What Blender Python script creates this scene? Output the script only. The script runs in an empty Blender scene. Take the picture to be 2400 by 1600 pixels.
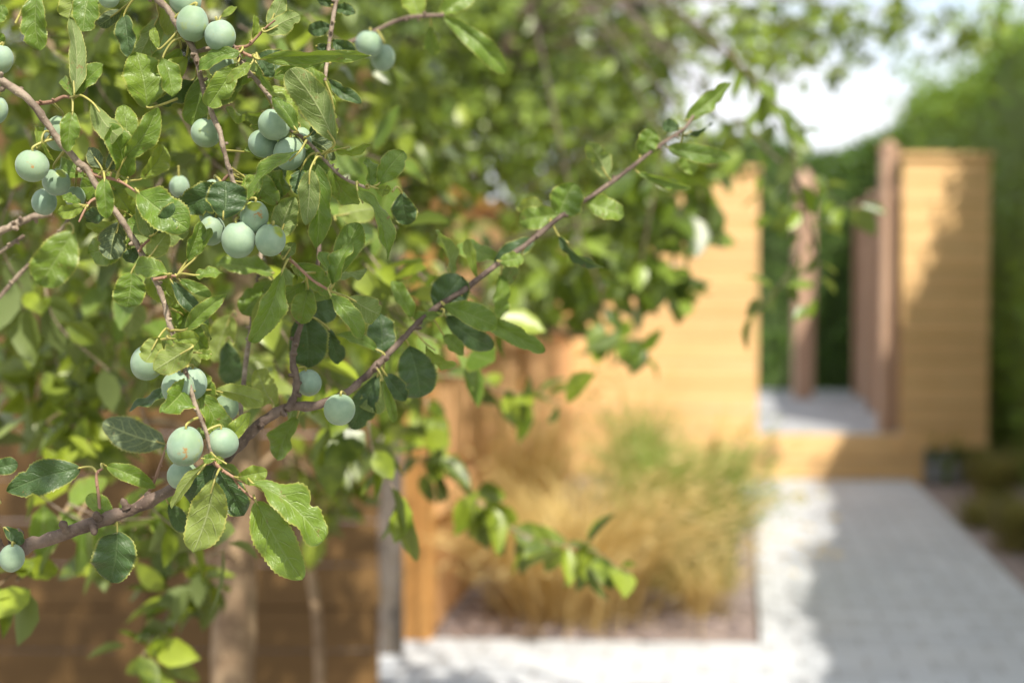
import bpy, math, random
import numpy as np
from mathutils import Vector

# ------------------------------------------------------------------ camera, sky, sun, exposure
random.seed(7)
RNG = np.random.default_rng(11)
SC = bpy.context.scene
COL = SC.collection
PITCH = math.radians(2.18)
EYE = 1.25
FPX = 50.0 / 36.0 * 2400.0

cam_d = bpy.data.cameras.new("camera")
cam_d.lens = 50.0
cam_d.sensor_width = 36.0
cam_d.clip_start = 0.05
cam_d.clip_end = 2000.0
cam_d.dof.use_dof = True
cam_d.dof.focus_distance = 1.2
cam_d.dof.aperture_fstop = 3.2
cam = bpy.data.objects.new("camera", cam_d)
cam.location = (0, 0, EYE)
cam.rotation_euler = (math.pi / 2 - PITCH, 0, 0)
COL.objects.link(cam)
SC.camera = cam

SUN = Vector((0.31, -0.75, 1.0)).normalized()
SUN_EL = math.asin(SUN.z)
SUN_AZ = math.atan2(SUN.x, SUN.y)

world = bpy.data.worlds.new("World")
SC.world = world
world.use_nodes = True
wt = world.node_tree
wt.nodes.clear()
w_out = wt.nodes.new("ShaderNodeOutputWorld")
w_bg = wt.nodes.new("ShaderNodeBackground")
w_sky = wt.nodes.new("ShaderNodeTexSky")
w_sky.sky_type = 'NISHITA'
w_sky.sun_disc = False
w_sky.sun_elevation = SUN_EL
w_sky.sun_rotation = SUN_AZ
w_bg.inputs['Strength'].default_value = 0.13
# broken white cloud over the blue sky, laid out by direction
w_tc = wt.nodes.new("ShaderNodeTexCoord")
w_map = wt.nodes.new("ShaderNodeMapping")
w_map.inputs['Scale'].default_value = (1.0, 1.0, 2.2)
w_map.inputs['Location'].default_value = (0.35, 0.0, 0.12)
w_noise = wt.nodes.new("ShaderNodeTexNoise")
w_noise.inputs['Scale'].default_value = 2.2
w_noise.inputs['Detail'].default_value = 8.0
w_noise.inputs['Roughness'].default_value = 0.55
w_ramp = wt.nodes.new("ShaderNodeValToRGB")
w_ramp.color_ramp.elements[0].position = 0.24
w_ramp.color_ramp.elements[1].position = 0.47
w_mix = wt.nodes.new("ShaderNodeMixRGB")
w_mix.inputs['Color2'].default_value = (5.8, 5.95, 6.25, 1)
wt.links.new(w_tc.outputs['Generated'], w_map.inputs['Vector'])
wt.links.new(w_map.outputs['Vector'], w_noise.inputs['Vector'])
wt.links.new(w_noise.outputs['Fac'], w_ramp.inputs['Fac'])
wt.links.new(w_ramp.outputs['Color'], w_mix.inputs['Fac'])
wt.links.new(w_sky.outputs['Color'], w_mix.inputs['Color1'])
wt.links.new(w_mix.outputs['Color'], w_bg.inputs['Color'])
wt.links.new(w_bg.outputs['Background'], w_out.inputs['Surface'])

sun_d = bpy.data.lights.new("sun", 'SUN')
sun_d.energy = 4.1
sun_d.angle = math.radians(0.8)
sun_d.color = (1.0, 0.93, 0.80)
sun = bpy.data.objects.new("sun", sun_d)
sun.rotation_euler = SUN.to_track_quat('Z', 'Y').to_euler()
COL.objects.link(sun)

SC.view_settings.view_transform = 'Standard'
SC.view_settings.look = 'None'
SC.view_settings.exposure = 0.82
SC.view_settings.gamma = 1.0
SC.cycles.use_denoising = True
SC.cycles.max_bounces = 10
SC.cycles.transmission_bounces = 6
SC.cycles.transparent_max_bounces = 8


# ------------------------------------------------------------------ placing by the survey of the photograph
CP, SP = math.cos(PITCH), math.sin(PITCH)

def P(px, py, d):
    cx = (px - 1200.0) / FPX * d
    cy = (800.0 - py) / FPX * d
    return np.array([cx, d * CP + cy * SP, EYE - d * SP + cy * CP])

def G(px, py, z=0.0):
    a = (800.0 - py) / FPX
    d = (EYE - z) / (SP - a * CP)
    return P(px, py, d)


# ------------------------------------------------------------------ mesh helpers
class MB:
    """vertices, faces, a per-vertex 'leaf' vector (across, along, random) and material indices"""
    def __init__(self):
        self.v, self.a, self.f, self.m, self.n = [], [], [], [], 0

    def add(self, verts, faces, attr=None, mat=0):
        verts = np.asarray(verts, float).reshape(-1, 3)
        if attr is None:
            attr = np.zeros_like(verts)
        self.v.append(verts)
        self.a.append(np.asarray(attr, float).reshape(-1, 3))
        self.f.append(np.asarray(faces, np.int64).reshape(-1, 4) + self.n)
        self.m.append(np.full(len(self.f[-1]), mat, np.int32))
        self.n += len(verts)

    def box(self, lo, hi, rnd=0.0, mat=0, frame=None):
        lo, hi = np.asarray(lo, float), np.asarray(hi, float)
        c = np.array([[0, 0, 0], [1, 0, 0], [1, 1, 0], [0, 1, 0], [0, 0, 1], [1, 0, 1], [1, 1, 1], [0, 1, 1]], float)
        p = lo + c * (hi - lo)
        b = min(0.006, 0.2 * float(np.min(hi - lo)))
        if frame is not None:
            p = frame[0] + p[:, :1] * frame[1] + p[:, 1:2] * frame[2] + p[:, 2:] * frame[3]
        f = [[0, 3, 2, 1], [4, 5, 6, 7], [0, 1, 5, 4], [1, 2, 6, 5], [2, 3, 7, 6], [3, 0, 4, 7]]
        at = np.zeros((8, 3)); at[:, 2] = rnd
        self.add(p, f, at, mat)

    def tube(self, pts, rad, sides=10, mat=0, rnd=0.0, wob=0.0, cap=True):
        pts = np.asarray(pts, float)
        rad = np.asarray(rad, float)
        n = len(pts)
        tg = np.gradient(pts, axis=0)
        tg /= np.linalg.norm(tg, axis=1)[:, None] + 1e-12
        ref = np.array([0.13, 0.98, 0.1])
        u = np.cross(tg, ref)
        u /= np.linalg.norm(u, axis=1)[:, None] + 1e-9
        w = np.cross(tg, u)
        ang = np.linspace(0, 2 * np.pi, sides, endpoint=False)
        r = rad[:, None] * np.ones((1, sides))
        if wob:
            r = r * (1 + wob * RNG.normal(size=(n, 1)) * 0.7 + wob * 0.5 * RNG.normal(size=(n, sides)))
        ring = pts[:, None, :] + r[:, :, None] * (np.cos(ang)[None, :, None] * u[:, None, :] + np.sin(ang)[None, :, None] * w[:, None, :])
        vs = ring.reshape(-1, 3)
        at = np.zeros((n * sides, 3))
        at[:, 0] = np.tile(ang / (2 * np.pi), n)
        seg = np.concatenate([[0], np.cumsum(np.linalg.norm(np.diff(pts, axis=0), axis=1))])
        at[:, 1] = np.repeat(seg, sides)
        at[:, 2] = rnd
        i = np.arange(n - 1)[:, None] * sides
        j = np.arange(sides)[None, :]
        k = (j + 1) % sides
        f = np.stack([i + j, i + k, i + sides + k, i + sides + j], -1).reshape(-1, 4)
        self.add(vs, f, at, mat)
        if cap:
            for e in (0, n - 1):
                b = self.n
                c = np.concatenate([ring[e], pts[e][None] + (0.4 * rad[e] * (tg[e] if e else -tg[e]))[None]])
                a2 = np.zeros((sides + 1, 3)); a2[:, 2] = rnd; a2[:, 1] = seg[e]
                ff = [[q, (q + 1) % sides, sides, sides] for q in range(sides)] if e else [[(q + 1) % sides, q, sides, sides] for q in range(sides)]
                self.add(c, ff, a2, mat)

    def build(self, name, mats, parent=None, smooth=True, origin=None):
        v = np.concatenate(self.v); f = np.concatenate(self.f); a = np.concatenate(self.a); mi = np.concatenate(self.m)
        if origin is not None:
            v = v - np.asarray(origin, float)
        me = bpy.data.meshes.new(name)
        tri = f[:, 2] == f[:, 3]
        cnt = np.where(tri, 3, 4)
        start = np.concatenate([[0], np.cumsum(cnt)[:-1]])
        mask = np.ones(f.shape, bool); mask[tri, 3] = False
        loops = f[mask]
        me.vertices.add(len(v)); me.vertices.foreach_set("co", v.astype(np.float32).ravel())
        me.loops.add(len(loops)); me.loops.foreach_set("vertex_index", loops.astype(np.int32))
        me.polygons.add(len(f)); me.polygons.foreach_set("loop_start", start.astype(np.int32))
        me.polygons.foreach_set("loop_total", cnt.astype(np.int32))
        if not isinstance(mats, (list, tuple)):
            mats = [mats]
        for m in mats:
            me.materials.append(m)
        me.polygons.foreach_set("material_index", mi)
        me.polygons.foreach_set("use_smooth", np.full(len(f), smooth))
        at = me.attributes.new("leaf", 'FLOAT_VECTOR', 'POINT')
        at.data.foreach_set("vector", a.astype(np.float32).ravel())
        me.update(calc_edges=True)
        me.validate()
        o = bpy.data.objects.new(name, me)
        COL.objects.link(o)
        if parent is not None:
            o.parent = parent
        if origin is not None:
            o.location = tuple(float(c) for c in origin)
        return o


def tag(o, label=None, cat=None, group=None, kind=None):
    if label: o['label'] = label
    if cat: o['category'] = cat
    if group: o['group'] = group
    if kind: o['kind'] = kind
    return o

def empty(name, loc, label, cat, group=None):
    o = bpy.data.objects.new(name, None)
    o.empty_display_size = 0.05
    COL.objects.link(o)
    o.location = tuple(float(c) for c in loc)
    return tag(o, label, cat, group)

def build_under(mb, name, mats, root, smooth=True):
    """a part with world-space vertices under a thing that stands at its own place"""
    top = root
    while top.parent is not None:
        top = top.parent
    o = mb.build(name, mats, None, smooth, origin=top.location)
    o.parent = root
    o.location = (0, 0, 0)
    return o

def spline(pts, per=6):
    pts = np.asarray(pts, float)
    ext = np.concatenate([[2 * pts[0] - pts[1]], pts, [2 * pts[-1] - pts[-2]]])
    out = []
    for i in range(1, len(ext) - 2):
        p0, p1, p2, p3 = ext[i - 1:i + 3]
        for s in np.linspace(0, 1, per, endpoint=False):
            out.append(0.5 * ((2 * p1) + (-p0 + p2) * s + (2 * p0 - 5 * p1 + 4 * p2 - p3) * s * s + (-p0 + 3 * p1 - 3 * p2 + p3) * s ** 3))
    out.append(pts[-1])
    return np.array(out)


# ------------------------------------------------------------------ materials
def new_mat(name):
    m = bpy.data.materials.new(name)
    m.use_nodes = True
    nt = m.node_tree
    nt.nodes.clear()
    return m, nt, nt.nodes.new("ShaderNodeOutputMaterial")

def nd(nt, kind, **kw):
    n = nt.nodes.new(kind)
    for k, v in kw.items():
        if k in n.inputs.keys() if hasattr(n.inputs, 'keys') else False:
            n.inputs[k].default_value = v
        else:
            setattr(n, k, v)
    return n

def math_n(nt, op, a, b=None, c=None, clamp=False):
    n = nt.nodes.new("ShaderNodeMath")
    n.operation = op
    n.use_clamp = clamp
    for i, x in enumerate((a, b, c)):
        if x is None: continue
        if isinstance(x, (int, float)):
            n.inputs[i].default_value = x
        else:
            nt.links.new(x, n.inputs[i])
    return n.outputs[0]

def mixc(nt, fac, a, b, mode='MIX'):
    n = nt.nodes.new("ShaderNodeMixRGB")
    n.blend_type = mode
    for i, x in enumerate((fac, a, b)):
        if isinstance(x, (int, float)):
            n.inputs[i].default_value = x
        elif isinstance(x, tuple):
            n.inputs[i].default_value = x if len(x) == 4 else (*x, 1)
        else:
            nt.links.new(x, n.inputs[i])
    return n.outputs[0]

def smooth(nt, x, lo, hi):
    n = nt.nodes.new("ShaderNodeMapRange")
    n.interpolation_type = 'SMOOTHSTEP'
    nt.links.new(x, n.inputs[0])
    n.inputs[1].default_value = lo; n.inputs[2].default_value = hi
    n.inputs[3].default_value = 0.0; n.inputs[4].default_value = 1.0
    return n.outputs[0]

def noise(nt, vec, scale, detail=3.0, rough=0.5):
    n = nt.nodes.new("ShaderNodeTexNoise")
    n.inputs['Scale'].default_value = scale
    n.inputs['Detail'].default_value = detail
    n.inputs['Roughness'].default_value = rough
    if vec is not None:
        nt.links.new(vec, n.inputs['Vector'])
    return n.outputs['Fac']

def leaf_mat(name, top, top2, under, trans, trans_amt=0.32, rough=0.42, veins=True, blemish=0.0, edge=True, spec=0.5, vein=(0.25, 0.33, 0.10)):
    m, nt, out = new_mat(name)
    L = nt.links
    at = nt.nodes.new("ShaderNodeAttribute"); at.attribute_name = "leaf"
    sep = nt.nodes.new("ShaderNodeSeparateXYZ"); L.new(at.outputs['Vector'], sep.inputs[0])
    u, t, r = sep.outputs
    geo = nt.nodes.new("ShaderNodeNewGeometry")
    av = math_n(nt, 'ABSOLUTE', u)
    tc = nt.nodes.new("ShaderNodeTexCoord")
    r2 = math_n(nt, 'POWER', r, 1.7)
    col = mixc(nt, r2, top, top2)
    n1 = noise(nt, tc.outputs['Object'], 60.0, 3.0)
    col = mixc(nt, math_n(nt, 'MULTIPLY', smooth(nt, n1, 0.35, 0.75), 0.35), col, tuple(c * 1.45 for c in top2))
    und = mixc(nt, r, under, tuple(c * 0.82 for c in under))
    normal = None
    if veins:
        ph = math_n(nt, 'SUBTRACT', t, math_n(nt, 'MULTIPLY', math_n(nt, 'POWER', av, 1.35), 0.30))
        ph = math_n(nt, 'ADD', ph, math_n(nt, 'MULTIPLY', noise(nt, tc.outputs['Object'], 70.0, 2.0), 0.16))
        fr = math_n(nt, 'FRACT', math_n(nt, 'MULTIPLY', ph, 6.0))
        dist = math_n(nt, 'ABSOLUTE', math_n(nt, 'SUBTRACT', fr, 0.5))
        sec = math_n(nt, 'SUBTRACT', 1.0, smooth(nt, dist, 0.015, 0.10))
        sec = math_n(nt, 'MULTIPLY', sec, math_n(nt, 'SUBTRACT', 1.0, smooth(nt, av, 0.65, 0.98)))
        mid = math_n(nt, 'SUBTRACT', 1.0, smooth(nt, av, 0.02, 0.085))
        vv = math_n(nt, 'MAXIMUM', math_n(nt, 'MULTIPLY', sec, 0.75), mid)
        vor = nt.nodes.new("ShaderNodeTexVoronoi"); vor.feature = 'DISTANCE_TO_EDGE'
        mp = nt.nodes.new("ShaderNodeMapping"); mp.inputs['Scale'].default_value = (5.5, 13.0, 40.0)
        L.new(at.outputs['Vector'], mp.inputs[0]); L.new(mp.outputs[0], vor.inputs['Vector'])
        vor.inputs['Scale'].default_value = 1.0
        ret = math_n(nt, 'SUBTRACT', 1.0, smooth(nt, vor.outputs['Distance'], 0.0, 0.12))
        col = mixc(nt, math_n(nt, 'MULTIPLY', vv, 0.68), col, vein)
        col = mixc(nt, math_n(nt, 'MULTIPLY', ret, 0.22), col, tuple(0.7 * c for c in vein))
        und = mixc(nt, math_n(nt, 'MULTIPLY', vv, 0.7), und, (0.40, 0.45, 0.20))
        und = mixc(nt, math_n(nt, 'MULTIPLY', ret, 0.22), und, (0.32, 0.38, 0.16))
        hgt = math_n(nt, 'SUBTRACT', math_n(nt, 'MULTIPLY', dist, -0.7), math_n(nt, 'ADD', math_n(nt, 'MULTIPLY', vv, 0.9), math_n(nt, 'MULTIPLY', ret, 0.22)))
        hgt = math_n(nt, 'ADD', hgt, math_n(nt, 'MULTIPLY', noise(nt, tc.outputs['Object'], 150.0, 3.0), 0.9))
        bp = nt.nodes.new("ShaderNodeBump"); bp.inputs['Strength'].default_value = 0.8; bp.inputs['Distance'].default_value = 0.0008
        L.new(hgt, bp.inputs['Height'])
        normal = bp.outputs[0]
    if edge:
        ed = smooth(nt, av, 0.86, 0.985)
        col = mixc(nt, math_n(nt, 'MULTIPLY', ed, 0.75), col, (0.33, 0.33, 0.07))
        und = mixc(nt, math_n(nt, 'MULTIPLY', ed, 0.7), und, (0.40, 0.38, 0.10))
    if blemish > 0:
        n2 = noise(nt, tc.outputs['Object'], 95.0, 5.0, 0.7)
        bl = smooth(nt, n2, 0.66 - blemish * 0.06, 0.72)
        pick = smooth(nt, r, 0.35, 0.55)
        bl = math_n(nt, 'MULTIPLY', bl, pick)
        col = mixc(nt, bl, col, (0.20, 0.10, 0.045))
        und = mixc(nt, bl, und, (0.24, 0.12, 0.05))
    base = mixc(nt, geo.outputs['Backfacing'], col, und)
    bs = nt.nodes.new("ShaderNodeBsdfPrincipled")
    L.new(base, bs.inputs['Base Color'])
    rg = math_n(nt, 'ADD', math_n(nt, 'MULTIPLY', geo.outputs['Backfacing'], 0.25), rough)
    L.new(rg, bs.inputs['Roughness'])
    bs.inputs['Specular IOR Level'].default_value = spec
    tr = nt.nodes.new("ShaderNodeBsdfTranslucent")
    tcol = mixc(nt, r, trans, tuple(c * 0.8 for c in trans))
    if veins:
        tcol = mixc(nt, math_n(nt, 'MULTIPLY', vv, 0.4), tcol, (0.10, 0.16, 0.02))
    L.new(tcol, tr.inputs['Color'])
    if normal:
        L.new(normal, bs.inputs['Normal'])
    mx = nt.nodes.new("ShaderNodeMixShader"); mx.inputs[0].default_value = trans_amt
    L.new(bs.outputs[0], mx.inputs[1]); L.new(tr.outputs[0], mx.inputs[2])
    L.new(mx.outputs[0], out.inputs['Surface'])
    return m

LEAF_HERO = leaf_mat("plum_leaf", (0.080, 0.152, 0.014), (0.152, 0.230, 0.028), (0.18, 0.245, 0.07), (0.30, 0.42, 0.035), 0.26, 0.43, blemish=0.9, spec=0.55)
LEAF_PALE = leaf_mat("young_plum_leaf", (0.16, 0.235, 0.028), (0.20, 0.28, 0.034), (0.22, 0.285, 0.065), (0.42, 0.50, 0.05), 0.34, 0.42, blemish=0.5)
LEAF_SHADED = leaf_mat("shaded_plum_leaf", (0.036, 0.075, 0.024), (0.055, 0.105, 0.030), (0.11, 0.15, 0.08), (0.15, 0.24, 0.025), 0.18, 0.45, blemish=0.4, spec=0.5, vein=(0.10, 0.155, 0.06))  # darker copy of the plum leaf, shade put into its colour
LEAF_MID = leaf_mat("orchard_leaf", (0.026, 0.056, 0.008), (0.27, 0.335, 0.030), (0.13, 0.175, 0.05), (0.36, 0.45, 0.03), 0.21, 0.36, veins=False, edge=False)
LEAF_BACK = leaf_mat("far_orchard_leaf", (0.026, 0.056, 0.008), (0.225, 0.315, 0.036), (0.13, 0.18, 0.055), (0.36, 0.46, 0.03), 0.23, 0.36, veins=False, edge=False)
LEAF_HEDGE = leaf_mat("hedge_leaf", (0.095, 0.200, 0.014), (0.19, 0.30, 0.025), (0.15, 0.22, 0.04), (0.32, 0.44, 0.03), 0.30, 0.5, veins=False, edge=False)
LEAF_CONIFER = leaf_mat("conifer_leaf", (0.050, 0.115, 0.014), (0.095, 0.18, 0.020), (0.07, 0.12, 0.03), (0.18, 0.26, 0.02), 0.25, 0.55, veins=False, edge=False)
LEAF_DARK = leaf_mat("evergreen_leaf", (0.014, 0.028, 0.005), (0.034, 0.052, 0.010), (0.03, 0.05, 0.015), (0.09, 0.13, 0.012), 0.15, 0.5, veins=False, edge=False)
GRASS_GOLD = leaf_mat("golden_grass", (0.66, 0.49, 0.20), (0.82, 0.66, 0.34), (0.72, 0.56, 0.24), (0.74, 0.58, 0.22), 0.35, 0.55, veins=False, edge=False, spec=0.3)
GRASS_GREEN = leaf_mat("feathery_green", (0.24, 0.33, 0.07), (0.38, 0.45, 0.12), (0.28, 0.36, 0.10), (0.42, 0.52, 0.08), 0.35, 0.55, veins=False, edge=False, spec=0.3)
GRASS_OLIVE = leaf_mat("olive_tufts", (0.20, 0.22, 0.05), (0.38, 0.31, 0.12), (0.26, 0.24, 0.09), (0.36, 0.34, 0.09), 0.3, 0.6, veins=False, edge=False, spec=0.3)

def bark_mat(name, c1, c2, scale=1.0, rough=0.72, bump=0.0012):
    m, nt, out = new_mat(name)
    L = nt.links
    tc = nt.nodes.new("ShaderNodeTexCoord")
    n1 = noise(nt, tc.outputs['Object'], 55.0 * scale, 5.0, 0.65)
    n2 = noise(nt, tc.outputs['Object'], 260.0 * scale, 4.0, 0.6)
    n3 = noise(nt, tc.outputs['Object'], 14.0 * scale, 2.0)
    col = mixc(nt, smooth(nt, n1, 0.3, 0.7), c1, c2)
    col = mixc(nt, math_n(nt, 'MULTIPLY', smooth(nt, n2, 0.62, 0.70), 0.6), col, tuple(min(1, c * 1.7) for c in c2))
    col = mixc(nt, math_n(nt, 'MULTIPLY', smooth(nt, n3, 0.5, 0.75), 0.5), col, tuple(c * 0.5 for c in c1))
    bs = nt.nodes.new("ShaderNodeBsdfPrincipled")
    L.new(col, bs.inputs['Base Color'])
    bs.inputs['Roughness'].default_value = rough
    bp = nt.nodes.new("ShaderNodeBump"); bp.inputs['Strength'].default_value = 0.8; bp.inputs['Distance'].default_value = bump
    L.new(math_n(nt, 'ADD', n1, math_n(nt, 'MULTIPLY', n2, 0.7)), bp.inputs['Height'])
    L.new(bp.outputs[0], bs.inputs['Normal'])
    L.new(bs.outputs[0], out.inputs['Surface'])
    return m

BARK_TWIG = bark_mat("twig_bark", (0.125, 0.085, 0.060), (0.36, 0.285, 0.215), bump=0.0018)
BARK_LIMB = bark_mat("limb_bark", (0.062, 0.038, 0.028), (0.20, 0.142, 0.108), 0.8, bump=0.0022)
BARK_TRUNK = bark_mat("trunk_bark", (0.20, 0.13, 0.075), (0.40, 0.29, 0.175), 0.25, bump=0.004)
BARK_YOUNG = bark_mat("young_twig", (0.24, 0.125, 0.085), (0.34, 0.20, 0.13))
PETIOLE = bark_mat("petiole", (0.30, 0.28, 0.075), (0.40, 0.36, 0.10), 1.0, 0.5, 0.0003)

def wood_mat(name, c1, c2, streak_axis, rough=0.65):
    m, nt, out = new_mat(name)
    L = nt.links
    tc = nt.nodes.new("ShaderNodeTexCoord")
    at = nt.nodes.new("ShaderNodeAttribute"); at.attribute_name = "leaf"
    sep = nt.nodes.new("ShaderNodeSeparateXYZ"); L.new(at.outputs['Vector'], sep.inputs[0])
    mp = nt.nodes.new("ShaderNodeMapping")
    mp.inputs['Scale'].default_value = (2, 2, 45) if streak_axis == 'H' else (40, 40, 1.6)
    L.new(tc.outputs['Object'], mp.inputs[0])
    n1 = noise(nt, mp.outputs[0], 1.0, 5.0, 0.6)
    n2 = noise(nt, tc.outputs['Object'], 3.0, 3.0)
    vo = nt.nodes.new("ShaderNodeTexVoronoi"); vo.inputs['Scale'].default_value = 3.2
    L.new(tc.outputs['Object'], vo.inputs['Vector'])
    col = mixc(nt, smooth(nt, n1, 0.3, 0.72), c1, c2)
    col = mixc(nt, math_n(nt, 'MULTIPLY', sep.outputs[2], 0.45), col, tuple(c * 0.62 for c in c1))
    col = mixc(nt, math_n(nt, 'MULTIPLY', smooth(nt, n2, 0.45, 0.75), 0.25), col, tuple(c * 0.8 for c in c1))
    knot = math_n(nt, 'SUBTRACT', 1.0, smooth(nt, vo.outputs['Distance'], 0.03, 0.09))
    col = mixc(nt, math_n(nt, 'MULTIPLY', knot, 0.7), col, tuple(c * 0.35 for c in c1))
    bs = nt.nodes.new("ShaderNodeBsdfPrincipled")
    L.new(col, bs.inputs['Base Color'])
    bs.inputs['Roughness'].default_value = rough
    bp = nt.nodes.new("ShaderNodeBump"); bp.inputs['Strength'].default_value = 0.4; bp.inputs['Distance'].default_value = 0.002
    L.new(n1, bp.inputs['Height']); L.new(bp.outputs[0], bs.inputs['Normal'])
    L.new(bs.outputs[0], out.inputs['Surface'])
    return m

WOOD_NEW = wood_mat("new_timber", (0.72, 0.44, 0.185), (0.82, 0.55, 0.28), 'H')
WOOD_VERT = wood_mat("new_timber_upright", (0.66, 0.36, 0.16), (0.78, 0.50, 0.27), 'V')
WOOD_POST = wood_mat("orange_post_timber", (0.52, 0.25, 0.07), (0.60, 0.32, 0.10), 'V')
WOOD_PINK = wood_mat("pink_brown_timber", (0.36, 0.225, 0.150), (0.48, 0.32, 0.22), 'V')
WOOD_DARK = wood_mat("shaded_brown_timber", (0.135, 0.072, 0.019), (0.20, 0.112, 0.034), 'H')  # fence timber darkened, tree shade put into the colour

def rough_mat(name, stops, scale, rough=0.85, bump=0.01, detail=6.0):
    m, nt, out = new_mat(name)
    L = nt.links
    tc = nt.nodes.new("ShaderNodeTexCoord")
    n1 = noise(nt, tc.outputs['Object'], scale, detail, 0.65)
    vo = nt.nodes.new("ShaderNodeTexVoronoi"); vo.inputs['Scale'].default_value = scale * 4
    L.new(tc.outputs['Object'], vo.inputs['Vector'])
    rp = nt.nodes.new("ShaderNodeValToRGB")
    rp.color_ramp.elements[0].position = 0.3; rp.color_ramp.elements[0].color = (*stops[0], 1)
    rp.color_ramp.elements[1].position = 0.7; rp.color_ramp.elements[1].color = (*stops[1], 1)
    L.new(n1, rp.inputs[0])
    sepc = nt.nodes.new("ShaderNodeSeparateColor"); L.new(vo.outputs['Color'], sepc.inputs[0])
    col = mixc(nt, math_n(nt, 'MULTIPLY', sepc.outputs[0], 0.5), rp.outputs[0], stops[2])
    bs = nt.nodes.new("ShaderNodeBsdfPrincipled")
    L.new(col, bs.inputs['Base Color'])
    bs.inputs['Roughness'].default_value = rough
    bp = nt.nodes.new("ShaderNodeBump"); bp.inputs['Strength'].default_value = 0.7; bp.inputs['Distance'].default_value = bump
    L.new(math_n(nt, 'ADD', n1, vo.outputs['Distance']), bp.inputs['Height']); L.new(bp.outputs[0], bs.inputs['Normal'])
    L.new(bs.outputs[0], out.inputs['Surface'])
    return m

SLATE = rough_mat("mauve_slate_chippings", (((0.20, 0.16, 0.15)), ((0.36, 0.28, 0.25)), ((0.25, 0.21, 0.22))), 9.0)
SLATE_CHIP = leaf_mat("slate_chip", (0.14, 0.11, 0.12), (0.42, 0.34, 0.32), (0.2, 0.17, 0.17), (0.1, 0.1, 0.1), 0.0, 0.7, veins=False, edge=False)
CONCRETE = rough_mat("grey_concrete", ((0.10, 0.082, 0.065), (0.17, 0.145, 0.12), (0.13, 0.12, 0.12)), 12.0, bump=0.002)
LAWN = rough_mat("far_ground", ((0.06, 0.09, 0.02), (0.10, 0.13, 0.03), (0.08, 0.10, 0.03)), 1.5)

def paving_mat(name, rot, k=1.0):
    m, nt, out = new_mat(name)
    L = nt.links
    tc = nt.nodes.new("ShaderNodeTexCoord")
    mp = nt.nodes.new("ShaderNodeMapping"); mp.inputs['Rotation'].default_value = (0, 0, rot)
    L.new(tc.outputs['Object'], mp.inputs[0])
    br = nt.nodes.new("ShaderNodeTexBrick")
    br.inputs['Scale'].default_value = 1.0
    br.inputs['Brick Width'].default_value = 0.21
    br.inputs['Row Height'].default_value = 0.14
    br.inputs['Mortar Size'].default_value = 0.007
    br.inputs['Mortar Smooth'].default_value = 0.3
    br.inputs['Color1'].default_value = (0.41 * k, 0.435 * k, 0.475 * k, 1)
    br.inputs['Color2'].default_value = (0.53 * k, 0.555 * k, 0.60 * k, 1)
    br.inputs['Mortar'].default_value = (0.27 * k, 0.27 * k, 0.28 * k, 1)
    L.new(mp.outputs[0], br.inputs['Vector'])
    n1 = noise(nt, tc.outputs['Object'], 4.0, 6.0, 0.6)
    n2 = noise(nt, tc.outputs['Object'], 60.0, 4.0, 0.6)
    col = mixc(nt, math_n(nt, 'MULTIPLY', smooth(nt, n1, 0.4, 0.75), 0.3), br.outputs['Color'], (0.46, 0.45, 0.44))
    col = mixc(nt, math_n(nt, 'MULTIPLY', n2, 0.25), col, (0.62, 0.63, 0.65))
    bs = nt.nodes.new("ShaderNodeBsdfPrincipled")
    L.new(col, bs.inputs['Base Color']); bs.inputs['Roughness'].default_value = 0.7
    bp = nt.nodes.new("ShaderNodeBump"); bp.inputs['Strength'].default_value = 0.5; bp.inputs['Distance'].default_value = 0.004
    L.new(math_n(nt, 'SUBTRACT', math_n(nt, 'MULTIPLY', n2, 0.4), br.outputs['Fac']), bp.inputs['Height']); L.new(bp.outputs[0], bs.inputs['Normal'])
    L.new(bs.outputs[0], out.inputs['Surface'])
    return m

PAVING = paving_mat("pale_granite_setts", math.radians(9))
PAVING_SHADED = paving_mat("shaded_granite_setts", math.radians(9), 0.55)  # same setts darkened; the patio's shade is put into the colour

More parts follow.
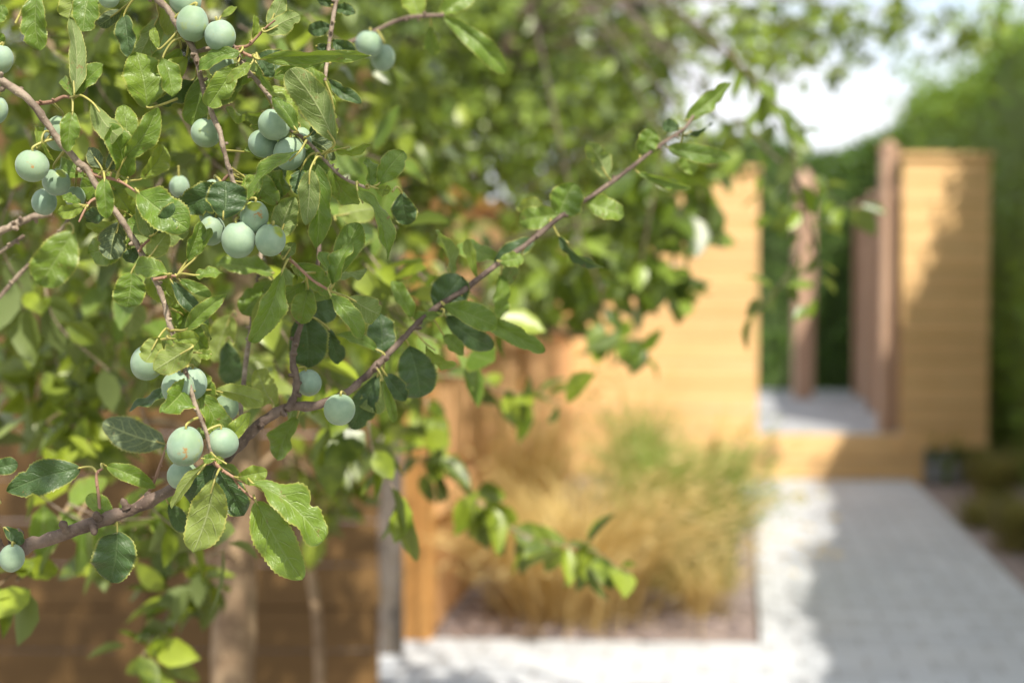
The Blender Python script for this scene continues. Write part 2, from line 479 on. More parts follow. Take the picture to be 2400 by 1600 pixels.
def plum_mat(name, patch=None, psize=0.8, scar=None, ssize=0.93):
    m, nt, out = new_mat(name)
    L = nt.links
    tc = nt.nodes.new("ShaderNodeTexCoord")
    oi = nt.nodes.new("ShaderNodeObjectInfo")
    add = nt.nodes.new("ShaderNodeVectorMath"); add.operation = 'ADD'
    sc = nt.nodes.new("ShaderNodeVectorMath"); sc.operation = 'SCALE'
    cmb = nt.nodes.new("ShaderNodeCombineXYZ")
    for i in range(3): L.new(oi.outputs['Random'], cmb.inputs[i])
    L.new(cmb.outputs[0], sc.inputs[0]); sc.inputs['Scale'].default_value = 3.0
    L.new(tc.outputs['Object'], add.inputs[0]); L.new(sc.outputs[0], add.inputs[1])
    n1 = noise(nt, add.outputs[0], 75.0, 4.0, 0.55)
    n2 = noise(nt, add.outputs[0], 420.0, 4.0, 0.6)
    n3 = noise(nt, add.outputs[0], 900.0, 2.0, 0.5)
    bloom = mixc(nt, smooth(nt, n1, 0.3, 0.7), (0.175, 0.268, 0.208), (0.295, 0.385, 0.285))
    bloom = mixc(nt, math_n(nt, 'MULTIPLY', n2, 0.35), bloom, (0.32, 0.42, 0.33))
    bloom = mixc(nt, math_n(nt, 'MULTIPLY', oi.outputs['Random'], 0.35), bloom, (0.30, 0.40, 0.21))
    skin = mixc(nt, smooth(nt, n1, 0.4, 0.65), (0.22, 0.29, 0.03), (0.33, 0.38, 0.05))
    n0 = noise(nt, add.outputs[0], 34.0, 2.0, 0.5)
    bloom = mixc(nt, math_n(nt, 'MULTIPLY', smooth(nt, n0, 0.42, 0.68), 0.6), bloom, (0.20, 0.29, 0.15))
    wear = math_n(nt, 'MULTIPLY', smooth(nt, n1, 0.63, 0.74), 0.5)
    nrm = nt.nodes.new("ShaderNodeVectorMath"); nrm.operation = 'NORMALIZE'
    L.new(tc.outputs['Object'], nrm.inputs[0])
    def facing(vec):
        d = nt.nodes.new("ShaderNodeVectorMath"); d.operation = 'DOT_PRODUCT'
        L.new(nrm.outputs[0], d.inputs[0]); d.inputs[1].default_value = tuple(Vector(vec).normalized())
        return d.outputs['Value']
    if patch:
        pd = math_n(nt, 'ADD', facing(patch), math_n(nt, 'MULTIPLY', math_n(nt, 'SUBTRACT', n1, 0.5), 0.35))
        wear = math_n(nt, 'MAXIMUM', wear, smooth(nt, pd, psize, psize + 0.08))
    col = mixc(nt, wear, bloom, skin)
    speck = math_n(nt, 'MULTIPLY', smooth(nt, n3, 0.70, 0.76), 0.4)
    col = mixc(nt, speck, col, (0.30, 0.20, 0.08))
    if scar:
        pd = math_n(nt, 'ADD', facing(scar), math_n(nt, 'MULTIPLY', math_n(nt, 'SUBTRACT', n2, 0.5), 0.30))
        mk = math_n(nt, 'MULTIPLY', smooth(nt, pd, ssize, ssize + 0.035), smooth(nt, noise(nt, add.outputs[0], 260.0, 3.0, 0.7), 0.50, 0.56))
        col = mixc(nt, mk, col, (0.34, 0.20, 0.07))
    bs = nt.nodes.new("ShaderNodeBsdfPrincipled")
    L.new(col, bs.inputs['Base Color'])
    rr = math_n(nt, 'SUBTRACT', 0.62, math_n(nt, 'MULTIPLY', wear, 0.34))
    L.new(rr, bs.inputs['Roughness'])
    bs.inputs['Specular IOR Level'].default_value = 0.35
    bs.inputs['Subsurface Weight'].default_value = 0.12
    bs.inputs['Subsurface Radius'].default_value = (0.6, 0.8, 0.4)
    bs.inputs['Subsurface Scale'].default_value = 0.004
    bs.inputs['Sheen Weight'].default_value = 0.18
    bs.inputs['Sheen Roughness'].default_value = 0.5
    bs.inputs['Sheen Tint'].default_value = (0.80, 0.92, 0.95, 1)
    bp = nt.nodes.new("ShaderNodeBump"); bp.inputs['Strength'].default_value = 0.25; bp.inputs['Distance'].default_value = 0.0006
    L.new(math_n(nt, 'ADD', n1, math_n(nt, 'MULTIPLY', n2, 0.3)), bp.inputs['Height']); L.new(bp.outputs[0], bs.inputs['Normal'])
    L.new(bs.outputs[0], out.inputs['Surface'])
    return m

PLUM = plum_mat("plum_bloom")


# ------------------------------------------------------------------ leaves
def profile(t):
    return np.sin(np.pi * np.clip(t, 0, 1) ** 0.92) ** 0.78 * (1 - 0.18 * t) * 1.06

def leaf_frame(B, T, roll, toward=None):
    ax = T - B
    Ln = np.linalg.norm(ax)
    ax = ax / Ln
    if toward is None:
        toward = np.array([0, 0, EYE]) - 0.5 * (B + T)
    n0 = toward - ax * np.dot(toward, ax)
    n0 /= np.linalg.norm(n0) + 1e-9
    s0 = np.cross(ax, n0)
    c, s = math.cos(roll), math.sin(roll)
    n = n0 * c + s0 * s
    side = np.cross(ax, n)
    return ax, n, side, Ln

def hero_leaf(mb, B, T, W, roll, fold, bulge, rnd, mat=0, bite=0.0):
    look = np.array([0, 0, EYE]) - 0.5 * (B + T)
    look = look / np.linalg.norm(look)
    if mat == 0 and math.cos(roll) > 0.3:
        look = look + RNG.uniform(0.35, 0.8) * np.array(SUN)
    ax, n, side, Ln = leaf_frame(B, T, roll, look)
    NT, NV = 72, 10
    t = np.linspace(0, 1, NT + 1)
    v = np.linspace(-1, 1, NV + 1)
    tt, vv = np.meshgrid(t, v, indexing='ij')
    pk = RNG.uniform(0.46, 0.63); sh = RNG.uniform(1.1, 1.5)
    ea, eb = pk * sh, (1 - pk) * sh
    p = (tt ** ea) * ((1 - tt) ** eb) / ((pk ** ea) * ((1 - pk) ** eb))
    W = W * 1.10
    teeth = np.abs(((tt * 18) % 1.0) - 0.3) * 0.14 - 0.04
    lop = 1 + 0.10 * np.sign(vv) * RNG.uniform(-1, 1)
    ph = RNG.uniform(0, 6.28, 6)
    wid = 0.5 * W * p * lop * (1 + np.where(np.abs(vv) > 0.95, teeth, 0))
    wid *= 1 + 0.05 * np.sin(tt * 9 + ph[0] + (vv > 0) * 2)
    if bite:
        for _ in range(2):
            tb, sb = RNG.uniform(0.35, 0.9), (1 if RNG.random() < 0.5 else -1)
            wid *= 1 - bite * np.exp(-((tt - tb) / 0.05) ** 2) * (vv * sb > 0)
    fa = 1.55 * fold * (0.55 + 0.45 * np.cos((tt - 0.35) * 2.4))
    av = np.abs(vv)
    lat = wid * vv * np.cos(fa)
    lift = wid * av * np.sin(fa) - 0.30 * wid * av ** 2 * np.sin(np.clip(fa, -0.9, 0.9)) * 1.2
    lift = lift + 0.10 * W * (av ** 2) * np.sin(tt * 11 + ph[1] + (vv > 0) * ph[2]) + 0.05 * W * av * np.sin(tt * 21 + ph[3] + (vv > 0) * ph[4])
    lift = lift + 0.012 * W * np.abs(np.sin((tt - 0.24 * av) * 8 * np.pi)) * (av < 0.97)
    lift = lift + bulge * Ln * 4 * tt * (1 - tt)
    twist = RNG.uniform(-0.7, 0.7) * (tt - 0.2)
    lat2 = lat * np.cos(twist) - lift * np.sin(twist) * 0.3
    lift2 = lift + lat * np.sin(twist)
    along = tt * Ln + 0.03 * Ln * np.sin(np.pi * tt) * 0
    sway = RNG.uniform(-0.05, 0.05) * Ln * np.sin(np.pi * tt)
    pts = B + along[..., None] * ax + (lat2 + sway)[..., None] * side + lift2[..., None] * n
    at = np.stack([vv, tt, np.full_like(tt, rnd)], -1)
    i = np.arange(NT)[:, None] * (NV + 1); j = np.arange(NV)[None, :]
    # winding chosen so that the upper face looks along +n
    f = np.stack([i + j, i + j + 1, i + NV + 1 + j + 1, i + NV + 1 + j], -1).reshape(-1, 4)[:, ::-1]
    a, b, c = pts.reshape(-1, 3)[f[NT * NV // 2][:3]]
    if np.dot(np.cross(b - a, c - a), n) < 0:
        f = f[:, ::-1]
    mb.add(pts, f, at, mat)

T5 = np.array([0, 0.22, 0.5, 0.78, 1.0])
def many_leaves(mb, B, A, N, L, W, fold, bend, rnd, mat=0):
    """vectorised simple leaves: base B, axis A, normal N (all n x 3)"""
    n = len(B)
    A = A / (np.linalg.norm(A, axis=1)[:, None] + 1e-9)
    N = N - A * np.sum(A * N, 1)[:, None]
    N = N / (np.linalg.norm(N, axis=1)[:, None] + 1e-9)
    S = np.cross(A, N)
    p = profile(T5); p[0] = 0.06; p[-1] = 0.03
    t = np.tile(T5[:, None], (1, 3))
    v = np.tile(np.array([-1.0, 0, 1])[None, :], (5, 1))
    half = 0.5 * W[:, None, None] * p[None, :, None]
    lat = half * v[None] * np.cos(fold)[:, None, None]
    lift = half * np.abs(v)[None] * np.sin(fold)[:, None, None] - bend[:, None, None] * L[:, None, None] * (t[None] ** 2)
    al = L[:, None, None] * t[None] * np.ones((1, 1, 3)) * 1.0
    pts = B[:, None, None, :] + al[..., None] * A[:, None, None, :] + lat[..., None] * S[:, None, None, :] + lift[..., None] * N[:, None, None, :]
    at = np.zeros((n, 5, 3, 3)); at[..., 0] = v[None]; at[..., 1] = t[None]; at[..., 2] = rnd[:, None, None]
    q = []
    for i in range(4):
        for j in range(2):
            q.append([i * 3 + j, (i + 1) * 3 + j, (i + 1) * 3 + j + 1, i * 3 + j + 1])
    q = np.array(q)
    # make the upper face look along +N
    f0 = q[2]; pp = pts[0].reshape(-1, 3)
    if np.dot(np.cross(pp[f0[1]] - pp[f0[0]], pp[f0[2]] - pp[f0[0]]), N[0]) < 0:
        q = q[:, ::-1]
    f = (np.arange(n)[:, None, None] * 15 + q[None]).reshape(-1, 4)
    mb.add(pts, f, at, mat)

def unit_rand(n):
    x = RNG.normal(size=(n, 3))
    return x / np.linalg.norm(x, axis=1)[:, None]

def leaf_cloud(mb, centres, L=0.052, W=0.03, droop=0.5, mat=0, lsd=0.2):
    """random leaves with their bases at the given points"""
    n = len(centres)
    A = unit_rand(n) + np.array([0, 0, -droop])
    N = unit_rand(n) * 0.9 + np.array([0.1, -0.25, 0.75])
    Ls = L * np.clip(RNG.normal(1, lsd, n), 0.5, 1.5)
    many_leaves(mb, np.asarray(centres), A, N, Ls, Ls * (W / L) * RNG.uniform(0.8, 1.2, n), RNG.uniform(0.05, 0.6, n), RNG.uniform(-0.05, 0.3, n), RNG.random(n), mat)

def shoot(mb_wood, mb_leaf, pts, r0, r1, gap=0.022, L=0.055, W=0.032, mat=0, per=1, wmat=0):
    """a leafy shoot: a tapering twig with alternate leaves"""
    c = spline(pts, 5)
    mb_wood.tube(c, np.linspace(r0, r1, len(c)), 6, mat=wmat)
    seg = np.concatenate([[0], np.cumsum(np.linalg.norm(np.diff(c, axis=0), axis=1))])
    s = np.arange(gap * 0.5, seg[-1] + gap, gap)
    s = np.repeat(s, per) + RNG.uniform(-0.3, 0.3, len(s) * per) * gap
    s = np.clip(s, 0, seg[-1])
    B = np.stack([np.interp(s, seg, c[:, k]) for k in range(3)], 1)
    tg = np.stack([np.interp(s, seg, np.gradient(c[:, k])) for k in range(3)], 1)
    tg /= np.linalg.norm(tg, axis=1)[:, None] + 1e-9
    n = len(B)
    A = tg * 0.5 + unit_rand(n) * 0.9 + np.array([0, 0, -0.35])
    N = unit_rand(n) * 0.7 + np.array([0.15, -0.35, 0.8])
    B = B + A / np.linalg.norm(A, axis=1)[:, None] * 0.008
    Ls = L * np.clip(RNG.normal(1, 0.22, n), 0.5, 1.4)
    many_leaves(mb_leaf, B, A, N, Ls, Ls * (W / L) * RNG.uniform(0.8, 1.2, n), RNG.uniform(0.05, 0.7, n), RNG.uniform(-0.05, 0.35, n), RNG.random(n), mat)


# ------------------------------------------------------------------ the setting: ground, path, patio
def sheet(name, corners, mat, thick=0.0, kind='structure'):
    mb = MB()
    c = [np.asarray(q, float) for q in corners]
    n = len(c)
    if thick:
        lo = [q - np.array([0, 0, thick]) for q in c]
        if n == 4:
            mb.add(c + lo, [[0, 1, 2, 3], [7, 6, 5, 4]] + [[i, 4 + i, 4 + (i + 1) % 4, (i + 1) % 4] for i in range(4)])
    else:
        mb.add(c, [[0, 1, 2, 3]])
    o = mb.build(name, mat, None, smooth=False)
    o['kind'] = kind
    return o

U = np.array([0.161, 1.0, 0.0]); U /= np.linalg.norm(U)      # the way the path runs
V = np.array([U[1], -U[0], 0.0])                             # across it, to the right
Z = np.array([0, 0, 1.0])

def on(p, z):
    return np.array([p[0], p[1], z])

sheet("far_ground", [(-60, -30, -0.012), (60, -30, -0.012), (60, 160, -0.012), (-60, 160, -0.012)], LAWN)
sheet("bed_ground", [(-4, 0.2, 0.0), (6, 0.2, 0.0), (6.5, 16, 0.0), (-4, 16, 0.0)], SLATE)

step_l, step_r = G(1700, 1134), G(2137, 1134)
pl = G(1783, 1528); pl_far = G(1768, 1170)
near_l = pl - U * 4.6; 
pr = G(2137, 1136)
zp = 0.035
path_far_l = pl + U * (step_l[1] - 0.35 - pl[1]) / U[1]
path_far_r = pr.copy()
mb_c = [on(near_l, zp), on(near_l + V * 1.15, zp), on(path_far_r, zp), on(path_far_l + U * 0.33, zp)]
sheet("path", mb_c, PAVING, 0.06)
# landing flag that reaches further left at the foot of the step
sheet("path_landing", [on(G(1712, 1172), zp + 0.004), on(G(1790, 1172), zp + 0.004), on(step_l + V * 0.26, zp + 0.004), on(step_l, zp + 0.004)], PAVING, 0.06)
# cross strip of the same setts in front of the grass bed
sheet("cross_path", [on(G(600, 1618), zp - 0.004), on(pl - U * 0.52 + V * 0.02, zp - 0.004), on(pl + V * 0.02, zp - 0.004), on(G(880, 1513), zp - 0.004)], PAVING, 0.06)

ZPAT = 0.32
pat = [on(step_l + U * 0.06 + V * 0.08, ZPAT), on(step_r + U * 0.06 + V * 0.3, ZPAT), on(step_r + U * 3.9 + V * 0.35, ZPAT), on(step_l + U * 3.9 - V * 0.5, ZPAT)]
sheet("patio", pat, PAVING_SHADED, 0.3)


# ------------------------------------------------------------------ timber: step, fences, posts
def boards_h(mb, origin, ax, out, length, z0, z1, bh, th, gap=0.006, mat=0):
    n = max(1, int(round((z1 - z0) / bh)))
    h = (z1 - z0) / n
    for i in range(n):
        k = RNG.uniform(-0.003, 0.003)
        mb.box((0, -k, z0 + i * h), (length, th - k, z0 + (i + 1) * h - gap), RNG.random() * 0.6, mat, (np.asarray(origin, float), ax, out, Z))

def boards_v(mb, origin, ax, out, length, z0, z1, bw, th, gap=0.006, mat=0, top=None):
    n = max(1, int(round(length / bw)))
    w = length / n
    for i in range(n):
        k = RNG.uniform(-0.004, 0.004)
        mb.box((i * w, -k, z0), ((i + 1) * w - gap, th - k, z1 if top is None else top(i / n)), RNG.random(), mat, (np.asarray(origin, float), ax, out, Z))

X = np.array([1.0, 0, 0]); Y = np.array([0, 1.0, 0])

# timber step up to the patio
sr = empty("timber_step", on(step_l, 0), "golden timber sleeper step between the pale path and the raised patio", "step")
m = MB()
step_len = float(np.dot(step_r - step_l, X)) + 0.12
boards_h(m, on(step_l, 0) - X * 0.05 - Y * 0.02, X, Y, step_len, 0.0, ZPAT + 0.005, 0.16, 0.075, 0.008)
build_under(m, "sleepers", WOOD_NEW, sr, smooth=False)

def fence_panel(name, p0, p1, z0, z1, label, mat, post_mat, posts, bh=0.10, vertical=False, rails=True, cap=True, cat="fence panel"):
    p0, p1 = on(p0, 0), on(p1, 0)
    ax = p1 - p0; ln = np.linalg.norm(ax); ax = ax / ln
    out = np.array([ax[1], -ax[0], 0])          # faces the garden
    if out[1] > 0.2: out = -out
    root = empty(name, p0, label, cat)
    m = MB()
    (boards_v if vertical else boards_h)(m, p0 - out * 0.0, ax, out, ln, z0, z1, bh, 0.022, mat=0)
    build_under(m, "panel", mat, root, smooth=False)
    if rails:
        for zr in (z0 + 0.25, 0.5 * (z0 + z1), z1 - 0.2):
            m = MB(); m.box((0, -0.045, zr), (ln, -0.008, zr + 0.07), RNG.random(), 0, (p0, ax, out, Z))
            build_under(m, "rail", mat, root, smooth=False)
    if cap:
        m = MB(); m.box((-0.01, -0.05, z1 + 0.004), (ln + 0.01, 0.05, z1 + 0.036), 0.4, 0, (p0, ax, out, Z))
        build_under(m, "cap_rail", post_mat, root, smooth=False)
    for s in posts:
        m = MB(); m.box((s * ln - 0.05, -0.06, 0), (s * ln + 0.05, 0.045, z1 + 0.06), 0.5, 0, (p0, ax, out, Z))
        build_under(m, "post", post_mat, root, smooth=False)
    return root

# receding fence along the grass bed, then the panel that faces us left of the gateway
f0 = on(G(985, 1512), 0)
f1 = f0 + U * 4.35
root = fence_panel("board_fence", f0, f1, 0.03, 1.58, "orange timber fence of upright boards running back behind the golden grass", WOOD_VERT, WOOD_POST, (0.0, 0.5), 0.15, True, False, cat="fence")
m = MB()
for zr in (0.45, 0.98, 1.42):
    m.box((0.06, 0.026, zr), (4.3, 0.062, zr + 0.08), 0.3, 0, (f0, U, V, Z))
build_under(m, "rails", WOOD_VERT, root, smooth=False)
g1 = on(P(1775, 1000, step_l[1] + 0.08), 0)
fence_panel("fence_panel", f1 + X * 0.02, g1, 0.03, 1.98, "bright golden fence panel facing us beside the open gateway, hung with leaves", WOOD_NEW, WOOD_NEW, (), 0.145, False, False)
h0 = on(P(2108, 1000, step_r[1] + 0.02), 0); h1 = on(P(2312, 1000, step_r[1] + 0.02), 0)
fence_panel("fence_panel", h0, h1, 0.23, 2.06, "tall narrow golden panel right of the gateway, crossed by a slanting shadow", WOOD_NEW, WOOD_NEW, (), 0.145, False, False)
# pink-brown return fence beside the patio
q0 = on(P(2100, 1000, step_r[1] + 0.28), 0); q1 = q0 + U * 2.9
fence_panel("return_fence", q0, q1, ZPAT + 0.01, 1.9, "pink brown fence return running back along the patio edge from the tall panel", WOOD_PINK, WOOD_PINK, (0.5, 0.98), 0.14, False, False, cat="fence")
# tall square gate post
def gate_post(px0, px1, py_top, d, z0, label, mat, rounded=False):
    a = on(P(px0, 700, d), z0); b = on(P(px1, 700, d), z0)
    w = b[0] - a[0]
    ztop = float(P(px0, py_top, d)[2])
    root = empty("timber_post", 0.5 * (a + b), label, "post")
    m = MB()
    m.box((-w / 2, -w / 2, z0 - 0.02), (w / 2, w / 2, ztop - 0.05), 0.2, 0, (0.5 * (on(a, 0) + on(b, 0)), X, Y, Z))
    build_under(m, "shaft", mat, root, smooth=False)
    m = MB()
    c = 0.5 * (on(a, 0) + on(b, 0))
    if rounded:
        zz = np.linspace(0, 1, 7)
        m.tube(np.stack([np.full(7, c[0]), np.full(7, c[1]), ztop - 0.05 + zz * 0.12], 1), w * 0.55 * np.cos(zz * 1.4), 16)
    else:
        m.tube(np.array([c + Z * (ztop - 0.048), c + Z * (ztop - 0.02), c + Z * (ztop - 0.015), c + Z * (ztop + 0.03)]), np.array([w * 0.66, w * 0.66, w * 0.5, w * 0.06]), 4)
    build_under(m, "post_cap", mat, root, smooth=False)
gate_post(2062, 2098, 338, step_r[1] + 0.12, ZPAT, "pink timber gate post standing tight against the tall narrow panel", WOOD_PINK)
gate_post(1862, 1904, 420, 11.9, ZPAT, "round topped pink timber post alone in the gateway before the dark hedge", WOOD_PINK, True)

# brown fence in tree shade on the near side, and the concrete post at its end
k0 = np.array([-2.35, 4.3, 0]); k1 = np.array([-0.405, 4.3, 0])
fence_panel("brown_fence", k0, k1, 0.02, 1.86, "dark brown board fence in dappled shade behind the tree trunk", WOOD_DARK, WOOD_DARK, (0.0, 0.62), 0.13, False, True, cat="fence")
cp = empty("concrete_post", (-0.40, 4.72, 0), "slim grey concrete post at the end of the dark fence", "post")
m = MB(); m.box((-0.036, -0.036, 0), (0.036, 0.036, 1.45), 0, 0, (np.array([-0.40, 4.72, 0]), X, Y, Z))
build_under(m, "shaft", CONCRETE, cp, smooth=False)
m = MB(); m.box((-0.046, -0.046, 1.452), (0.046, 0.046, 1.50), 0, 0, (np.array([-0.40, 4.72, 0]), X, Y, Z))
build_under(m, "post_cap", CONCRETE, cp, smooth=False)


# ------------------------------------------------------------------ hedges and background trees
def hedge(name, p0, p1, depth, h, label, mat, n, leafL, sway=0.12, bumps=3.0, cat="hedge", spikes=0):
    p0, p1 = on(p0, 0), on(p1, 0)
    ax = p1 - p0; ln = np.linalg.norm(ax); ax /= ln
    out = np.array([ax[1], -ax[0], 0])
    root = empty(name, p0, label, cat)
    ph = RNG.uniform(0, 6, 6)
    def top(s): return h + 0.10 * np.sin(s * 1.9 + ph[0]) + 0.06 * np.sin(s * 5.3 + ph[1])
    def face(s, z): return 0.07 * np.sin(s * 2.7 + ph[2] + z) + 0.06 * np.sin(z * 3.4 + s * 1.3 + ph[3])
    # woody heart of the hedge
    m = MB(); ns = 24
    ss = np.linspace(0.05, ln - 0.05, ns)
    for k in range(ns - 1):
        zt = top(ss[k]) - 0.09
        m.box((ss[k], -depth / 2 + 0.09, 0), (ss[k + 1] - 0.002, depth / 2 - 0.09, zt), RNG.random(), 0, (p0, ax, out, Z))
    build_under(m, "inner_growth", mat, root, smooth=False)
    m = MB()
    a = int(n * 0.62); b = n - a
    s = RNG.uniform(0, ln, a); z = RNG.uniform(0.02, 1, a) ** 0.9
    sg = np.where(RNG.random(a) < 0.5, 1, -1)
    zz = z * top(s)
    o = sg * (depth / 2 - 0.04 * (z > 0.9)) + face(s, zz) * sg + RNG.normal(0, 0.05, a)
    pts = p0 + s[:, None] * ax + o[:, None] * out + zz[:, None] * Z
    s2 = RNG.uniform(0, ln, b); o2 = RNG.uniform(-depth / 2, depth / 2, b)
    z2 = top(s2) + RNG.normal(0, 0.05, b) - 0.12 * (np.abs(o2) / (depth / 2)) ** 3
    pts2 = p0 + s2[:, None] * ax + o2[:, None] * out + z2[:, None] * Z
    nn = np.concatenate([sg[:, None] * out[None] * 1.0 + Z * 0.35, np.tile(Z, (b, 1))])
    allp = np.concatenate([pts, pts2])
    A = unit_rand(n) * 0.9 + nn * 0.55 + Z * 0.25
    N = nn + unit_rand(n) * 0.8
    Ls = leafL * RNG.uniform(0.6, 1.4, n)
    many_leaves(m, allp, A, N, Ls, Ls * 0.5, RNG.uniform(0, 0.5, n), RNG.uniform(-0.1, 0.3, n), RNG.random(n))
    for _ in range(spikes):
        sx = RNG.uniform(0, ln); base = p0 + sx * ax + RNG.uniform(-depth / 2, depth / 2) * out + Z * (top(sx) - 0.1)
        shoot(m, m, [base, base + Z * 0.2 + unit_rand(1)[0] * 0.06, base + Z * RNG.uniform(0.3, 0.8) + unit_rand(1)[0] * 0.15], 0.004, 0.001, 0.03, leafL, leafL * 0.5)
    build_under(m, "foliage", mat, root)
    return root

hedge("hedge", np.array([3.42, 7.9, 0]), np.array([4.02, 14.2, 0]), 0.8, 2.78, "tall clipped green hedge along the far side of the path behind the tall panel", LEAF_HEDGE, 15000, 0.06, spikes=120)
hedge("hedge", np.array([1.68, 0.9, 0]), np.array([3.40, 8.1, 0]), 0.8, 2.74, "nearer run of the tall hedge that throws its shade over the path", LEAF_HEDGE, 11000, 0.042, spikes=0)
hb = on(P(1600, 700, 13.9), 0); hb2 = on(P(2200, 700, 14.1), 0)
hedge("conifer_hedge", hb, hb2, 0.9, 2.62, "dark conifer hedge closing the back of the raised patio", LEAF_CONIFER, 7000, 0.075)

def blob(px, py, d, rx, ry, rd, n):
    q = RNG.normal(size=(n, 3)); q /= np.linalg.norm(q, axis=1)[:, None]
    q *= RNG.uniform(0.15, 1, n)[:, None] ** 0.5
    c = np.array([P(px + rx * a, py + ry * b, d) + np.array([0, rd * e, 0]) for a, b, e in q]) if n < 4000 else None
    return c

def limb_to(mw, start, end, r0, r1, sag=0.0, mat=0):
    mid = 0.5 * (start + end) + np.array([0, 0, sag]) + unit_rand(1)[0] * 0.04
    c = spline([start, mid, end], 8)
    mw.tube(c, np.linspace(r0, r1, len(c)), 7, mat=mat, wob=0.06)
    return c

def tree(name, base, top, r0, r1, blobs, label, leafmat, barkmat, L, W, extra=None, lean=0.05, twig_every=14, stem=None):
    base, top = np.asarray(base, float), np.asarray(top, float)
    root = empty(name, base, label, "tree")
    m = MB()
    pts = [base - Z * 0.03, base + (top - base) * 0.35 + unit_rand(1)[0] * lean, base + (top - base) * 0.7 + unit_rand(1)[0] * lean, top] if stem is None else stem
    c = spline(pts, 12)
    rr = np.linspace(r0, r1, len(c)); rr[:4] *= np.array([1.35, 1.2, 1.1, 1.04])
    m.tube(c, rr, 18, wob=0.05)
    build_under(m, "trunk", barkmat, root)
    mw, ml = MB(), MB()
    for (px, py, d, rx, ry, rd, n) in blobs:
        cc = P(px, py, d)
        st = c[np.argmin(np.linalg.norm(c - cc, axis=1) + 0.8 * np.clip(c[:, 2] - cc[2], 0, 9))]
        limb = limb_to(mw, st, cc, min(0.009, max(0.004, r1 * 0.5)), 0.002, 0.10)
        pts = blob(px, py, d, rx, ry, rd, n)
        leaf_cloud(ml, pts, L, W)
        if len(blobs) <= 3:
            build_under(mw, "limb", barkmat, root)
            mw = MB()
            continue
        for k in range(0, n, twig_every):
            s = limb[RNG.integers(len(limb) // 2, len(limb))]
            mw.tube(spline([s, 0.5 * (s + pts[k]) + unit_rand(1)[0] * 0.03, pts[k]], 4), np.linspace(0.0026, 0.001, 9), 5)
    if extra:
        extra(mw, ml, c)
    if mw.n:
        build_under(mw, "limbs", barkmat, root)
    build_under(ml, "crown", leafmat, root)
    return root, c

# young fruit tree just behind the in-focus boughs (its trunk is the blurred one)
def extra2(mw, ml, c):
    # long drooping shoots towards the right
    for path, d0, d1 in (
        ([(800, 900), (960, 880), (1080, 885), (1160, 912), (1240, 925), (1320, 945)], 2.5, 2.35),
        ([(780, 1020), (900, 1060), (1010, 1090), (1110, 1165), (1170, 1215)], 2.5, 2.3),
        ([(1110, 1170), (1210, 1245), (1300, 1275), (1390, 1290), (1450, 1330)], 2.3, 2.2),
        ([(1000, 930), (1000, 1020), (985, 1100)], 2.45, 2.4),
    ):
        pts = [P(x, y, d0 + (d1 - d0) * i / (len(path) - 1)) for i, (x, y) in enumerate(path)]
        shoot(mw, ml, pts, 0.0022, 0.001, 0.020, 0.056, 0.036)
    for (q, sz, n) in (((-1.5, 2.5, 2.35), (.55, .55, .35), 1200), ((-.75, 2.6, 2.45), (.5, .5, .35), 1300), ((-.15, 2.75, 2.3), (.35, .4, .3), 600), ((-1.2, 3.2, 2.9), (.7, .5, .35), 1100), ((-.4, 3.3, 2.8), (.5, .4, .35), 750)):
        q = np.array(q)
        limb_to(mw, c[-6], q, 0.012, 0.004, 0.05)
        leaf_cloud(ml, q + RNG.normal(0, 0.55, (n, 3)) * np.array(sz), 0.062, 0.04)
    for (x, y, d, n, s) in ((1205, 950, 2.3, 8, 38), (1130, 1190, 2.3, 9, 45), (1350, 1310, 2.2, 11, 50), (1010, 1090, 2.4, 6, 40), (975, 1020, 2.35, 8, 45)):
        pts = blob(x, y - 15, d, s, s * 0.7, 0.05, n)
        leaf_cloud(ml, pts, 0.058, 0.038, 0.8)

b2 = on(P(548, 1500, 2.75), 0)
tree("fruit_tree", b2, P(560, 300, 2.65), 0.050, 0.022,
     [(120, 120, 2.4, 260, 220, .3, 176), (470, 60, 2.6, 300, 200, .3, 204), (120, 560, 2.6, 240, 260, .35, 156), (700, 300, 2.7, 280, 260, .35, 258),
      (380, 640, 2.5, 260, 220, .35, 176), (820, 640, 2.9, 220, 200, .3, 156), (200, 830, 2.1, 170, 130, .25, 68), (190, 1000, 1.9, 120, 90, .15, 36),
      (40, 900, 2.1, 120, 160, .2, 60), (840, 960, 2.7, 150, 170, .25, 102), (750, 1140, 2.8, 110, 110, .2, 60), (330, 1270, 2.0, 90, 80, .12, 34),
      (450, 1370, 2.0, 80, 70, .1, 26), (355, 1500, 1.95, 50, 70, .08, 18), (40, 1360, 1.6, 45, 45, .05, 8), (600, 480, 3.0, 350, 350, .35, 285),
      (930, 840, 2.8, 110, 110, .2, 80), (250, 330, 2.8, 330, 330, .3, 258), (560, 830, 2.7, 160, 120, .2, 90), (930, 330, 3.2, 170, 260, .3, 224), (1010, 480, 3.4, 130, 190, .25, 136), (900, 700, 3.2, 150, 110, .2, 74)],
     "slender fruit tree with blotched pale trunk standing before the dark brown fence", LEAF_MID, BARK_TRUNK, 0.056, 0.034, extra2, lean=0.012)

# thin stem beside it
b3 = on(P(730, 1500, 3.1), 0)
tree("sapling", b3, P(700, 560, 3.1), 0.014, 0.006,
     [(690, 700, 3.2, 120, 140, .2, 110), (760, 900, 3.1, 90, 110, .15, 60), (690, 480, 3.2, 140, 140, .2, 120)],
     "thin stemmed sapling beside the blotched trunk", LEAF_MID, BARK_TRUNK, 0.05, 0.03)

